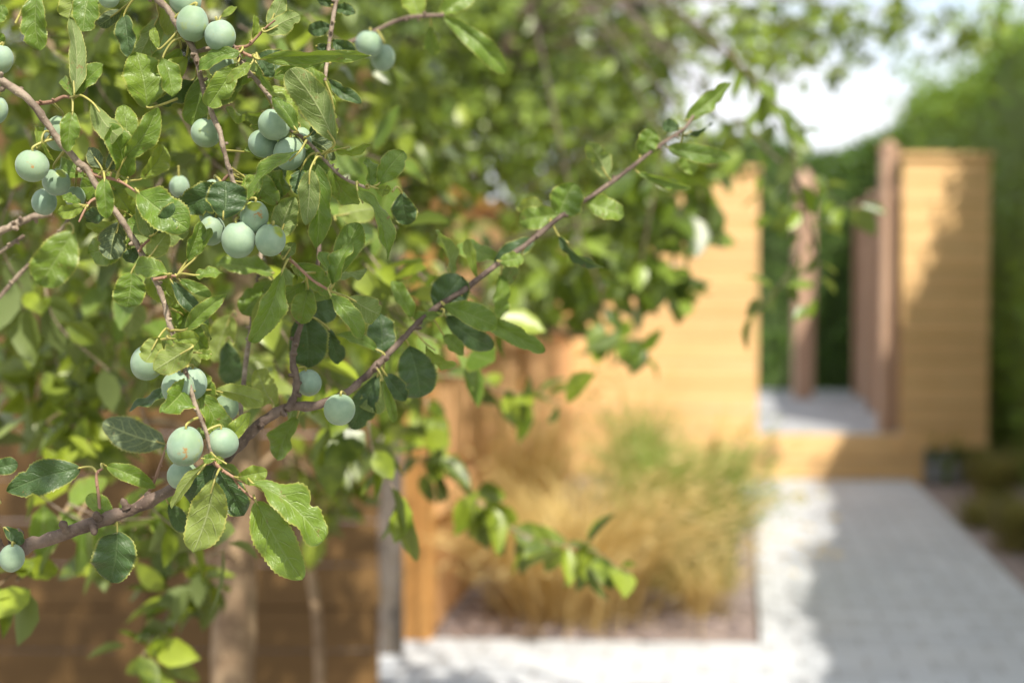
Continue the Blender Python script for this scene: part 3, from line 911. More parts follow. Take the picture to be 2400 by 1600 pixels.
# broad fruit tree over the board fence with hanging shoots
def extra4(mw, ml, c):
    for path, d in (
        ([(1560, 330), (1530, 470), (1500, 640), (1490, 760), (1512, 850)], 3.0),
        ([(1650, 330), (1640, 430), (1650, 520), (1668, 560)], 3.1),
        ([(1360, 560), (1400, 660), (1420, 760), (1400, 830)], 3.0),
        ([(1700, 120), (1830, 260), (1870, 430), (1880, 560), (1835, 660), (1770, 730)], 2.7),
        ([(1870, 420), (1905, 560), (1920, 650), (1900, 715)], 2.7),
        ([(1700, 100), (1850, 330), (1960, 470), (2010, 480)], 3.0),
        ([(1520, 60), (1700, 40), (1900, 60), (2080, 30)], 4.2),
        ([(1560, 140), (1700, 160), (1830, 180), (1960, 170)], 4.2),
        ([(1640, 230), (1740, 330), (1790, 420), (1810, 500)], 3.3),
    ):
        pts = [P(x, y, d) for x, y in path]
        limb_to(mw, c[-2], pts[0], 0.004, 0.0022, 0.25)
        shoot(mw, ml, pts, 0.0026, 0.001, 0.024, 0.056, 0.034)

b4 = np.array([-0.55, 7.3, 0])
tree("fruit_tree", b4, np.array([0.1, 6.8, 2.6]), 0.06, 0.03,
     [(1000, 90, 7.0, 330, 230, .5, 697), (1330, 100, 7.0, 330, 240, .5, 736), (1120, 420, 6.7, 320, 210, .45, 658), (1420, 330, 6.4, 230, 200, .4, 433),
      (1350, 560, 5.2, 230, 120, .35, 325), (1560, 470, 3.2, 130, 120, .2, 80), (1650, 60, 6.7, 170, 80, .4, 82), (1880, 40, 6.7, 240, 60, .4, 75),
      (1690, 350, 3.8, 70, 90, .2, 26), (1150, 640, 6.0, 220, 90, .3, 250), (900, 480, 7.0, 220, 320, .4, 325), (1420, 640, 3.2, 150, 90, .2, 70),
      (2080, 110, 7.0, 120, 60, .3, 22), (2290, 70, 7.0, 90, 60, .3, 46), (1900, 110, 6.4, 200, 60, .3, 38), (1750, 130, 6.4, 140, 90, .3, 33), (1930, 50, 6.4, 250, 60, .3, 102), (2120, 40, 6.7, 110, 60, .3, 33), (1760, 130, 4.7, 110, 60, .25, 26), (1980, 150, 6.4, 70, 45, .2, 13), (1480, 800, 2.9, 60, 60, .1, 12), (1580, 660, 3.1, 70, 60, .12, 20), (1260, 700, 3.5, 120, 70, .2, 50)],
     "broad fruit tree whose crown hangs over the orange fence with drooping shoots", LEAF_BACK, BARK_LIMB, 0.080, 0.050, extra4, twig_every=70,
     stem=[b4 - Z * 0.03, np.array([-0.7, 5.75, 0.9]), np.array([-0.45, 7.0, 1.7]), np.array([0.1, 6.8, 2.6])])

# dark evergreen behind the brown fence
b5 = np.array([-1.9, 8.3, 0])
tree("evergreen_tree", b5, np.array([-1.7, 8.3, 3.6]), 0.10, 0.05,
     [(250, 150, 8.0, 420, 420, .5, 1500), (700, 200, 8.2, 330, 420, .5, 1300), (1000, 150, 8.6, 300, 400, .5, 900), (1330, 200, 8.8, 260, 330, .5, 900), (1130, 60, 8.5, 260, 260, .4, 700), (1480, 150, 8.8, 90, 240, .4, 220), (250, -250, 8.0, 500, 300, .5, 700), (800, -200, 8.4, 450, 300, .5, 700)],
     "dense dark evergreen rising behind the brown fence", LEAF_DARK, BARK_LIMB, 0.13, 0.08, None, twig_every=60)


# ------------------------------------------------------------------ bed planting
def tuft(name, c, label, mat, n, h, spread, w, cat, upright=0.5, lumps=1, plume=False):
    c = np.asarray(c, float)
    root = empty(name, c, label, cat)
    m = MB()
    for i in range(n):
        az = RNG.uniform(0, 2 * np.pi)
        rr = abs(RNG.normal(0, 1)) * max(0.04, 0.20 * spread)
        b = c + np.array([math.cos(az) * rr, math.sin(az) * rr, 0])
        hh = h * RNG.uniform(0.5, 1.05)
        sp = spread * RNG.uniform(0.1, 1.0) ** (0.5 + upright)
        az2 = az + RNG.normal(0, 0.5)
        dx = np.array([math.cos(az2), math.sin(az2), 0])
        s = np.linspace(0, 1, 7)
        arch = hh * (s * (1.55 if sp > spread * 0.5 else 1.1) - 0.62 * (sp / spread) * s ** 2.4)
        pts = b + dx * (sp * s ** 1.5)[:, None] + Z * arch[:, None]
        side = np.cross(dx, Z) * w * 0.5
        tap = (1 - s ** 3) + 0.05
        vs = np.concatenate([pts - side * tap[:, None], pts + side * tap[:, None]])
        f = [[k, k + 1, 8 + k, 7 + k] for k in range(6)]
        at = np.zeros((14, 3)); at[:, 2] = RNG.random(); at[:, 1] = np.tile(s, 2)
        m.add(vs, f, at)
        if plume and RNG.random() < 0.4:
            e = pts[-1]; k = 6
            q = e + (pts[-1] - pts[-2]) * RNG.uniform(-2.2, 0.3, k)[:, None]
            many_leaves(m, q, unit_rand(k) * 0.6 + (pts[-1] - pts[-2]) / np.linalg.norm(pts[-1] - pts[-2]), unit_rand(k), np.full(k, 0.05), np.full(k, 0.006), np.zeros(k), np.full(k, 0.2), RNG.random(k))
    build_under(m, "blades", mat, root)
    return root

tuft("ornamental_grass", on(G(1345, 1440), 0), "large golden ornamental grass clump arching over beside the cross path", GRASS_GOLD, 1200, 0.52, 0.74, 0.0055, "ornamental grass", 0.2, plume=True)
tuft("ornamental_grass", on(G(1240, 1360), 0), "upright straw coloured grass clump against the orange board fence", GRASS_GOLD, 380, 0.84, 0.42, 0.005, "ornamental grass", 0.6, plume=True)
tuft("feathery_shrub", on(G(1610, 1372), 0), "soft feathery green shrub beside the path, taller than the golden grass", GRASS_GREEN, 1500, 0.56, 0.42, 0.007, "shrub", 0.5, plume=True)
tuft("feathery_shrub", on(G(1500, 1260), 0), "thin upright green shrub behind the golden grass near the fence panel", GRASS_GREEN, 450, 0.66, 0.28, 0.006, "shrub", 0.7, plume=True)
tuft("ornamental_grass", on(G(1640, 1440), 0), "small yellow grass tuft at the corner of the two paths", GRASS_GOLD, 160, 0.24, 0.28, 0.006, "ornamental grass", 0.2)
tuft("bed_plant", on(G(2200, 1125), 0), "dark leafy low plant at the foot of the tall narrow panel", LEAF_HEDGE, 520, 0.30, 0.30, 0.02, "plant", 0.5)
tuft("bed_plant", on(G(2330, 1180), 0), "olive brown grassy tuft in the slate bed under the hedge", GRASS_OLIVE, 420, 0.32, 0.26, 0.008, "plant", 0.4)
tuft("bed_plant", on(G(2385, 1290), 0), "low green and brown tuft at the hedge foot nearest the camera", GRASS_OLIVE, 420, 0.26, 0.24, 0.008, "plant", 0.4)
tuft("bed_plant", on(G(2290, 1235), 0), "small dry brown tuft between path edge and hedge", GRASS_OLIVE, 200, 0.16, 0.16, 0.007, "plant", 0.4)


m = MB()
for _ in range(2600):
    q = np.array([RNG.uniform(-0.3, 3.3), RNG.uniform(4.3, 9.0), 0.004])
    rel = q - pl
    side = float(np.dot(rel, V))
    if -0.02 < side < 1.2 or float(np.dot(rel, U)) < 0.02:
        continue
    a = RNG.uniform(0, 6.28); ax2 = np.array([math.cos(a), math.sin(a), RNG.normal(0, 0.12)]); ay2 = np.array([-math.sin(a), math.cos(a), RNG.normal(0, 0.12)])
    sz = RNG.uniform(0.015, 0.05)
    m.box((-sz / 2, -sz / 3, 0), (sz / 2, sz / 3, sz * 0.25), RNG.random(), 0, (q, ax2, ay2, Z))
ch = m.build("slate_chippings", SLATE_CHIP, None, smooth=False)
tag(ch, "mauve grey slate chippings scattered over the planted beds", "slate chippings", kind="stuff")


# ------------------------------------------------------------------ the plum tree in front: boughs
D0 = 1.2
BR = {}   # name -> (curve, radius)
def bough(key, pix, rpx, d, rp1=None):
    """pix: list of (x, y), d: one depth or one per point"""
    n = len(pix)
    ds = [d] * n if isinstance(d, (int, float)) else list(np.interp(np.linspace(0, 1, n), np.linspace(0, 1, len(d)), d))
    c = spline([P(x, y, dd) for (x, y), dd in zip(pix, ds)], 6)
    dd = np.interp(np.linspace(0, 1, len(c)), np.linspace(0, 1, n), ds)
    r = 0.87 * np.interp(np.linspace(0, 1, len(c)), np.linspace(0, 1, len(rpx)), rpx) / FPX * dd
    BR[key] = (c, r)
    return c, r

bough('A', [(-330, 40), (-150, 100), (0, 185), (67, 241), (112, 300), (171, 372), (201, 401), (236, 457), (268, 500), (297, 545), (321, 586), (359, 658), (380, 712), (393, 762), (426, 857), (439, 900), (455, 951), (477, 1004), (490, 1045), (500, 1082)], [13, 11, 9.5, 9, 8.5, 8, 7.5, 7, 6.5, 6, 5.5, 5], [1.18, 1.2, 1.2, 1.2])
bough('Atwig', [(500, 1082), (520, 1100), (548, 1118), (585, 1134)], [5, 4.5, 4, 3.5], [1.2, 1.195])
bough('Atwig2', [(545, 1116), (566, 1145), (598, 1172)], [3.5, 3], [1.198, 1.2])
bough('Aspur', [(70, 244), (100, 242), (125, 238), (150, 227), (172, 230)], [6, 5.5, 5, 4], [1.2, 1.19])
bough('Aspur2', [(201, 402), (218, 408), (236, 414), (268, 421), (290, 430), (322, 452)], [5.5, 5, 4, 3], [1.2, 1.19])
bough('Aspur3', [(240, 460), (215, 470), (200, 490), (185, 520)], [4.5, 3.5, 2.5], [1.2, 1.19])
bough('Aspur4', [(325, 590), (335, 575), (352, 560)], [4.5, 3], 1.195)
bough('Aspur5', [(360, 655), (385, 650), (400, 646), (415, 648)], [4.5, 3.5], 1.195)
bough('B', [(130, -420), (230, -230), (300, -100), (355, -8), (388, 27), (418, 72), (453, 120), (470, 177), (491, 246), (507, 289), (518, 316), (528, 361), (545, 418), (556, 452)], [12, 10, 9, 8, 7.5, 7, 6.5, 6], [1.2, 1.2])
bough('C', [(458, 122), (500, 112), (540, 108), (553, 114), (563, 142), (585, 171), (614, 203), (638, 236), (660, 272), (678, 302), (713, 327), (740, 353), (772, 386), (805, 416), (859, 440)], [5.5, 6, 6, 5.5, 5, 4.5, 4], [1.215, 1.205, 1.2, 1.2])
bough('Ctwig', [(553, 112), (580, 108), (600, 90), (620, 68), (645, 48)], [5, 4, 3, 2.4], [1.2, 1.19])
bough('Ctwig2', [(556, 116), (578, 128), (604, 138)], [5, 4], [1.2, 1.19])
bough('C2', [(553, 448), (575, 500), (600, 540), (640, 580), (679, 608), (709, 635), (736, 659), (775, 682)], [5.5, 5, 4.5, 4, 3.5], [1.2, 1.215, 1.215, 1.2, 1.195])
bough('Bspur', [(540, 405), (520, 430), (515, 470), (530, 505)], [4, 3.5], [1.2, 1.215])
bough('D', [(-420, 1470), (-200, 1375), (-80, 1325), (20, 1290), (80, 1277), (200, 1235), (300, 1195), (400, 1150), (500, 1095), (560, 1045), (620, 990), (680, 955), (750, 950), (810, 925), (860, 885), (910, 835), (960, 785), (1010, 740), (1080, 690), (1150, 635), (1230, 580), (1310, 515), (1390, 460), (1470, 400), (1540, 345), (1600, 305), (1625, 272)],
      [22, 20, 18, 17, 15.5, 14.5, 13.5, 12, 10, 9, 8, 7.5, 7, 6.5, 6, 5, 4], [1.2, 1.22, 1.24, 1.26, 1.29, 1.34, 1.39, 1.44, 1.48])
bough('E', [(672, 962), (690, 925), (692, 880), (684, 840), (700, 770), (726, 690), (742, 620), (748, 560)], [10, 9, 8, 6.5, 5], [1.265, 1.28, 1.3])
bough('F', [(575, 1010), (562, 960), (570, 900), (582, 820), (592, 740), (606, 640), (615, 560)], [7, 6.5, 6, 5], [1.27, 1.35, 1.38])
bough('I', [(810, -160), (795, -60), (787, 5), (775, 80), (766, 140), (762, 190)], [6, 5.5, 4.5], [1.3, 1.26])
bough('K', [(640, 260), (730, 160), (800, 110), (870, 75), (950, 42), (1040, 36)], [6.5, 6, 5.5], [1.42, 1.5, 1.52])
bough('H', [(-260, 640), (-100, 580), (0, 543), (40, 525), (75, 510), (120, 500)], [11, 9.5, 8], [1.34, 1.36])
bough('H2', [(-150, 690), (0, 590), (30, 568), (56, 552)], [6, 5], 1.36)
bough('H3', [(-160, 860), (0, 695), (64, 623), (110, 580), (170, 500)], [6, 5, 4], 1.42)
bough('DL', [(235, 1228), (232, 1170), (226, 1112), (240, 1098)], [5, 4, 3], [1.235, 1.24])
bough('DL2', [(300, 1196), (350, 1150), (375, 1090), (392, 1040)], [4.5, 4, 3], [1.25, 1.28])

plum_root_at = np.array([-0.86, 1.27, 0.0])
PT = empty("plum_tree", plum_root_at, "plum tree whose fruiting boughs reach in close and sharp from the side", "tree")
m = MB()
trunk = spline([plum_root_at - Z * 0.03, plum_root_at + np.array([0.02, 0, 0.5]), plum_root_at + np.array([0.05, -0.02, 1.0]), plum_root_at + np.array([0.08, 0.0, 1.5]), plum_root_at + np.array([0.14, 0.02, 2.0])], 10)
m.tube(trunk, np.linspace(0.055, 0.025, len(trunk)), 18, wob=0.04)
build_under(m, "trunk", BARK_TRUNK, PT)

# each main bough is one part; short side twigs belong to the bough they grow from
MAIN = {'A': ['Atwig', 'Atwig2', 'Aspur', 'Aspur2', 'Aspur3', 'Aspur4', 'Aspur5'], 'B': ['C2', 'Bspur'], 'C': ['Ctwig', 'Ctwig2'], 'D': ['DL', 'DL2'], 'E': [], 'F': [], 'I': [], 'K': [], 'H': [], 'H2': [], 'H3': []}
OWNER, BOBJ = {}, {}
def knobs(mb, c, r, n, mat=0):
    for _ in range(n):
        i = RNG.integers(4, len(c) - 3)
        dirn = unit_rand(1)[0] * 0.8 + np.array([0.1, -0.5, 0])
        dirn -= np.dot(dirn, c[i + 1] - c[i]) * (c[i + 1] - c[i]) / (np.linalg.norm(c[i + 1] - c[i]) ** 2 + 1e-12)
        dirn /= np.linalg.norm(dirn) + 1e-9
        b = c[i] + dirn * r[i] * 0.6
        k = RNG.uniform(1.2, 2.0) * r[i]
        mb.tube(np.array([b, b + dirn * k * 0.4, b + dirn * k * 0.9, b + dirn * k * 1.25]), np.array([0.8, 0.62, 0.66, 0.25]) * r[i], 7, mat, wob=0.12)
def noded(c, r):
    r = r.copy()
    s = np.arange(len(r))
    for k in range(3, len(r), RNG.integers(6, 9)):
        r *= 1 + 0.16 * np.exp(-((s - k) / 0.8) ** 2)
    return r
for key, subs in MAIN.items():
    m = MB()
    c, r = BR[key]
    jit = np.cumsum(RNG.normal(0, 1, c.shape), 0); jit -= np.linspace(0, 1, len(c))[:, None] * jit[-1]
    c2 = c + jit * (0.10 * r[:, None])
    m.tube(c2, noded(c, r), 12, 0, wob=0.09)
    knobs(m, c, r, 4 + len(c) // 7)
    for sname in subs:
        c3, r3 = BR[sname]
        m.tube(c3, noded(c3, r3), 9, 1, wob=0.05)
        knobs(m, c3, r3, 2, 1) if len(c3) > 12 else None
        OWNER[sname] = key
    OWNER[key] = key
    if key in ('A', 'B', 'H'):
        m.tube(spline([trunk[int(len(trunk) * (0.62 if key != 'B' else 0.95))], 0.5 * (trunk[int(len(trunk) * 0.7)] + c[0]) + Z * 0.03, c[0]], 6), np.linspace(0.011, r[0], 13), 10, 0, wob=0.05)
    if key == 'D':
        m.tube(spline([trunk[int(len(trunk) * 0.42)], 0.5 * (trunk[int(len(trunk) * 0.45)] + c[0]), c[0]], 6), np.linspace(0.016, r[0], 13), 10, 0, wob=0.05)
    mats = [BARK_LIMB if key in ('D', 'E', 'K') else BARK_TWIG, BARK_YOUNG]
    BOBJ[key] = build_under(m, "branch", mats, PT)

allk = list(BR.keys())
ALLC = np.concatenate([BR[k][0] for k in allk]); ALLK = np.concatenate([[i] * len(BR[k][0]) for i, k in enumerate(allk)])
ALLR = np.concatenate([BR[k][1] for k in allk])
def nearest(p, allow=None):
    d = np.linalg.norm((ALLC - p) * np.array([1, 0.45, 1]), axis=1)
    i = int(np.argmin(d))
    return ALLC[i], allk[ALLK[i]], d[i], ALLR[i]

# ------------------------------------------------------------------ the leaves one can tell apart
# (base x, base y, tip x, tip y, width, roll deg, fold, bulge, depth shift cm, tip depth shift cm, tone)
Lf = [
 (88,-12,93,119,66,25,.35,.05,-1,0,'h'), (175,-35,160,44,58,165,.2,.05,0,0,'p'), (215,-25,195,76,62,10,.25,.08,0,-1,'h'), (285,22,232,60,36,190,.3,.1,1,0,'d'),
 (291,34,303,134,50,20,.25,.05,0,0,'d'), (174,222,165,40,46,150,.35,.03,-2,-1,'h'), (177,224,243,152,54,-15,.45,.08,0,-1,'h'), (171,229,143,187,26,0,.4,.1,-1,0,'h'),
 (216,240,279,320,56,160,.3,.22,-2,-3,'h'), (345,252,318,122,100,10,.35,.05,1,0,'h'), (381,137,403,227,58,-10,.25,.08,-1,-1,'h'), (371,116,358,66,22,0,.3,.05,-1,0,'p'),
 (294,358,288,246,54,0,.25,.05,0,0,'h'), (295,368,368,250,60,15,.3,.1,-1,-2,'h'), (170,262,158,356,52,-10,.4,.08,-2,-2,'h'), (88,348,86,295,30,20,.6,.15,-1,0,'p'),
 (98,330,127,378,13,30,.4,.1,-2,-1,'p'), (-20,52,12,14,40,0,.3,.05,0,0,'h'), (-20,80,8,102,36,20,.3,.05,-1,0,'h'), (238,394,207,345,36,180,.15,.05,-1,0,'d'),
 (254,396,281,345,40,175,.2,.05,-1,0,'d'), (563,122,464,170,48,5,.3,.14,-2,-2,'h'), (556,150,487,250,62,-15,.3,.08,-2,-3,'h'), (590,148,530,196,30,20,.3,.1,-2,-2,'p'),
 (606,139,870,129,46,62,.35,.03,-2,-1,'h'), (622,75,703,35,50,160,.3,.05,-1,-1,'h'), (630,62,665,-18,40,175,.3,.05,0,0,'h'), (590,92,597,36,20,20,.5,.05,0,0,'p'),
 (516,41,554,16,16,0,.2,.08,-1,0,'p'), (599,146,642,214,26,50,.4,.08,-1,-1,'h'), (608,137,640,182,42,-25,.4,.1,0,0,'d'), (785,335,679,162,80,180,.25,.05,-2,-4,'h'),
 (783,262,722,160,40,15,.4,.06,0,-1,'h'), (697,308,638,228,48,0,.45,.06,-3,-3,'h'), (787,352,870,334,34,40,.6,.12,-1,-1,'p'), (703,354,582,468,52,25,.45,.10,-4,-4,'h'),
 (724,318,744,295,22,10,.3,.05,-1,0,'d'), (774,62,722,74,38,0,.3,.1,1,1,'d'), (778,95,832,122,40,10,.4,.1,1,1,'d'), (770,150,733,138,32,0,.3,.1,1,1,'d'),
 (768,188,846,242,40,0,.5,.15,1,0,'d'), (782,20,832,32,32,0,.4,.1,1,0,'d'), (786,8,744,0,30,0,.4,.1,1,0,'d'), (765,110,742,108,26,0,.4,.1,1,0,'d'),
 (523,512,527,424,94,5,.15,.05,-4,-4,'d'), (580,470,606,410,40,0,.3,.08,-1,-1,'h'), (655,556,688,462,62,172,.2,.05,-1,-2,'h'), (727,398,718,527,50,178,.15,.04,-3,-2,'h'),
 (737,383,741,583,70,-12,.3,.09,-1,0,'h'), (705,398,700,457,46,10,.3,.05,0,0,'d'), (665,606,690,568,30,160,.2,.05,-1,0,'h'), (887,432,947,355,62,-5,.3,.06,-1,-1,'h'),
 (865,438,860,372,42,30,.45,.05,-1,0,'h'), (878,440,915,446,30,10,.3,.08,-1,-1,'p'), (838,446,907,611,64,-22,.5,.12,-1,-1,'h'), (781,668,828,566,54,-20,.45,.1,-1,-1,'h'),
 (779,667,747,590,38,35,.5,.08,-1,-1,'h'), (775,692,850,792,54,-15,.4,.1,-1,-1,'h'), (661,637,588,802,78,-20,.4,.06,-2,-3,'h'), (640,655,566,735,64,10,.3,.05,-1,-1,'h'),
 (640,665,590,772,24,160,.3,.05,-3,-3,'p'), (642,640,507,618,62,15,.35,.08,-2,-2,'h'), (458,645,522,640,38,-20,.3,.08,-2,-2,'h'), (435,772,530,688,44,10,.35,.08,-1,-1,'h'),
 (420,656,495,694,28,20,.3,.08,0,0,'h'), (437,612,470,520,44,25,.3,.06,0,0,'h'), (460,602,496,535,28,-10,.4,.05,0,0,'h'), (325,452,441,538,96,5,.3,.08,-1,-2,'h'),
 (362,548,432,482,58,10,.35,.08,-2,-2,'d'), (330,470,360,562,42,168,.2,.05,-1,-1,'h'), (392,545,295,525,50,5,.2,.05,0,0,'h'), (350,602,392,545,48,172,.2,.05,-2,-2,'p'),
 (172,540,95,668,98,-5,.25,.06,-1,-1,'h'), (245,418,250,512,52,15,.5,.12,-3,-3,'h'), (248,490,203,516,42,0,.3,.05,-1,0,'d'), (196,485,133,500,38,-10,.4,.08,0,0,'p'),
 (190,480,145,458,26,10,.3,.05,0,0,'h'), (285,540,200,524,36,10,.3,.05,3,4,'p'), (393,643,317,624,52,10,.25,.08,-3,-3,'h'), (325,580,295,612,36,0,.3,.05,1,1,'d'),
 (308,638,298,720,80,-5,.35,.05,0,0,'h'), (402,660,472,742,38,15,.3,.05,0,0,'d'), (372,790,340,848,52,170,.2,.05,-2,-2,'p'), (452,812,360,868,66,170,.2,.05,-3,-3,'p'),
 (398,793,468,790,42,10,.3,.06,-2,-2,'p'), (462,826,498,830,26,0,.3,.08,-1,-1,'p'), (484,1084,402,1192,30,150,.3,.04,-2,-2,'p'), (503,1125,452,1296,90,172,.2,.05,-2,-1,'p'),
 (512,1095,572,1208,70,5,.2,.04,1,2,'d'), (523,1040,588,966,42,-10,.4,.08,-2,-2,'p'), (520,1038,500,985,32,20,.4,.05,-2,-2,'p'), (506,1076,476,1074,26,0,.4,.15,-3,-3,'h'),
 (505,1070,524,1082,18,0,.4,.15,-3,-3,'p'), (557,1118,627,1104,46,5,.35,.08,-1,-1,'p'), (590,1130,757,1268,104,-14,.45,.09,-2,-2,'h'), (600,1174,709,1358,94,8,.28,.05,-1,-1,'h'),
 (187,1096,18,1150,78,5,.2,.06,1,0,'d'), (-20,1102,42,1086,42,0,.3,.05,2,2,'d'), (250,1092,365,1142,46,10,.4,.1,2,2,'h'), (392,1042,240,990,74,175,.15,.05,4,6,'d'),
 (275,1245,258,1362,100,0,.2,.06,1,1,'d'), (268,1230,205,1160,44,5,.3,.08,1,1,'h'), (395,1180,450,1252,46,0,.3,.05,4,5,'d'), (10,1235,55,1272,32,0,.3,.05,0,0,'d'),
 (1170,612,1226,604,42,10,.3,.08,-1,-1,'h'), (1310,553,1415,627,44,45,.45,.12,0,0,'d'), (1310,505,1346,430,82,10,.25,.05,0,0,'h'), (1376,474,1463,506,58,10,.25,.06,0,0,'h'),
 (1282,512,1213,484,56,170,.2,.06,6,8,'p'), (1425,415,1376,335,54,155,.3,.25,-1,-2,'h'), (1500,365,1531,303,52,10,.25,.06,0,0,'h'), (1592,302,1553,294,34,10,.2,.08,0,0,'d'),
 (1596,318,1668,288,30,55,.4,.06,0,0,'d'), (1566,346,1713,370,44,10,.25,.08,0,0,'h'), (1497,405,1621,440,34,50,.4,.08,0,0,'h'), (1606,282,1708,194,46,25,.3,.05,1,3,'h'),
 (1060,650,1020,540,58,125,.4,.08,1,1,'h'), (1118,652,1094,560,32,20,.5,.08,0,0,'p'), (965,745,918,658,42,15,.4,.08,1,1,'h'), (1018,728,1082,648,88,5,.2,.05,1,2,'d'),
 (1040,715,1165,766,62,15,.35,.22,-2,-2,'h'), (1110,732,1278,824,54,25,.5,.12,1,1,'h'), (1045,742,1156,816,54,0,.25,.06,2,3,'d'), (996,803,1068,856,40,40,.5,.12,0,0,'p'),
 (1040,785,1086,832,36,0,.3,.08,1,1,'h'), (958,810,985,932,92,0,.2,.06,1,2,'d'), (905,878,952,936,52,0,.25,.06,1,2,'d'), (895,884,925,990,34,30,.6,.06,-1,0,'h'),
 (885,880,824,1005,64,0,.25,.06,1,1,'d'), (895,832,890,734,72,5,.2,.05,1,2,'d'), (712,735,722,862,100,0,.2,.05,1,2,'d'), (770,770,795,850,42,5,.25,.05,2,3,'d'),
 (700,735,792,718,62,0,.2,.05,2,3,'d'), (1035,740,968,746,30,15,.3,.08,-1,-1,'h'), (885,820,788,784,34,10,.4,.08,0,0,'h'), (795,505,882,488,62,170,.2,.05,14,16,'p'),
 (942,452,956,526,60,5,.2,.05,10,12,'d'), (1040,40,1186,170,60,25,.5,.12,-1,-1,'h'), (1030,40,1110,-30,60,10,.3,.08,0,2,'h'), (985,45,955,-30,60,10,.3,.08,0,2,'p'),
 (1010,60,1020,130,40,30,.4,.1,0,2,'h'), (540,740,505,850,62,175,.2,.05,10,12,'p'), (530,800,545,900,60,0,.2,.05,9,11,'d'), (430,730,400,660,40,10,.3,.05,8,8,'d'),
]
Ldata = []
for (bx, by, tx, ty, w, roll, fold, bulge, dz, tz, tone) in Lf:
    # depth of the bough nearest in the picture
    scr = np.stack([1200 + ALLC[:, 0] / ALLC[:, 1] * FPX, 674 - (ALLC[:, 2] - EYE) / ALLC[:, 1] * FPX], 1)
    i = int(np.argmin(np.hypot(scr[:, 0] - bx, scr[:, 1] - by)))
    d = float(ALLC[i][1]) + dz * 0.01
    B, T = P(bx, by, d), P(tx, ty, d + (tz - dz) * 0.01 + RNG.uniform(-0.006, 0.006))
    Ldata.append((math.hypot(tx - bx, ty - by) * w, B, T, w / FPX * d, math.radians(roll + RNG.uniform(-8, 8)), fold, bulge, tone, ALLC[i], allk[ALLK[i]]))
order = sorted(range(len(Ldata)), key=lambda k: -Ldata[k][0])
MI = {'h': 0, 'p': 1, 'd': 2}
small = MB()
for rank, k in enumerate(order):
    area, B, T, W, roll, fold, bulge, tone, bp, key = Ldata[k]
    mb = MB() if rank < 98 else small
    rnd = RNG.random()
    hero_leaf(mb, B, T, W, roll, fold, bulge, rnd, MI[tone], bite=0.22 if RNG.random() < 0.3 else 0.0)
    gap = np.linalg.norm(B - bp)
    ax = (T - B) / np.linalg.norm(T - B)
    end = bp if gap < 0.05 else B + (bp - B) / gap * 0.03
    mb.tube(spline([end, 0.5 * (B + end) - ax * 0.003 + Z * 0.002, B, B + ax * 0.012], 4), np.linspace(0.0012, 0.0007, 13), 6, 3)
    if rank < 98:
        build_under(mb, "leaf", [LEAF_HERO, LEAF_PALE, LEAF_SHADED, PETIOLE], BOBJ[OWNER[key]])

# more leaves of the same boughs, just behind the ones above
for key, cnt in (('A', 20), ('B', 15), ('C', 14), ('C2', 9), ('Aspur2', 4), ('D', 10), ('E', 5)):
    c, r = BR[key]
    for _ in range(cnt):
        k = RNG.integers(len(c) // 5, len(c))
        bp = c[k]
        dirn = unit_rand(1)[0] * np.array([1, 0.35, 0.8]) + np.array([0, 0.15, -0.35])
        dirn /= np.linalg.norm(dirn)
        B = bp + dirn * RNG.uniform(0.006, 0.014) + np.array([0, RNG.uniform(0.015, 0.05), 0])
        T = B + dirn * RNG.uniform(0.032, 0.052)
        hero_leaf(small, B, T, RNG.uniform(0.019, 0.029), math.radians(RNG.normal(0, 35) + (170 if RNG.random() < 0.22 else 0)), RNG.uniform(.15, .45), RNG.uniform(.03, .14), RNG.random(), int(RNG.choice([0, 0, 0, 1, 2])), 0.2 if RNG.random() < 0.3 else 0.0)
        small.tube(spline([bp, 0.5 * (bp + B), B, B + dirn * 0.01], 4), np.linspace(0.0012, 0.0007, 13), 6, 3)

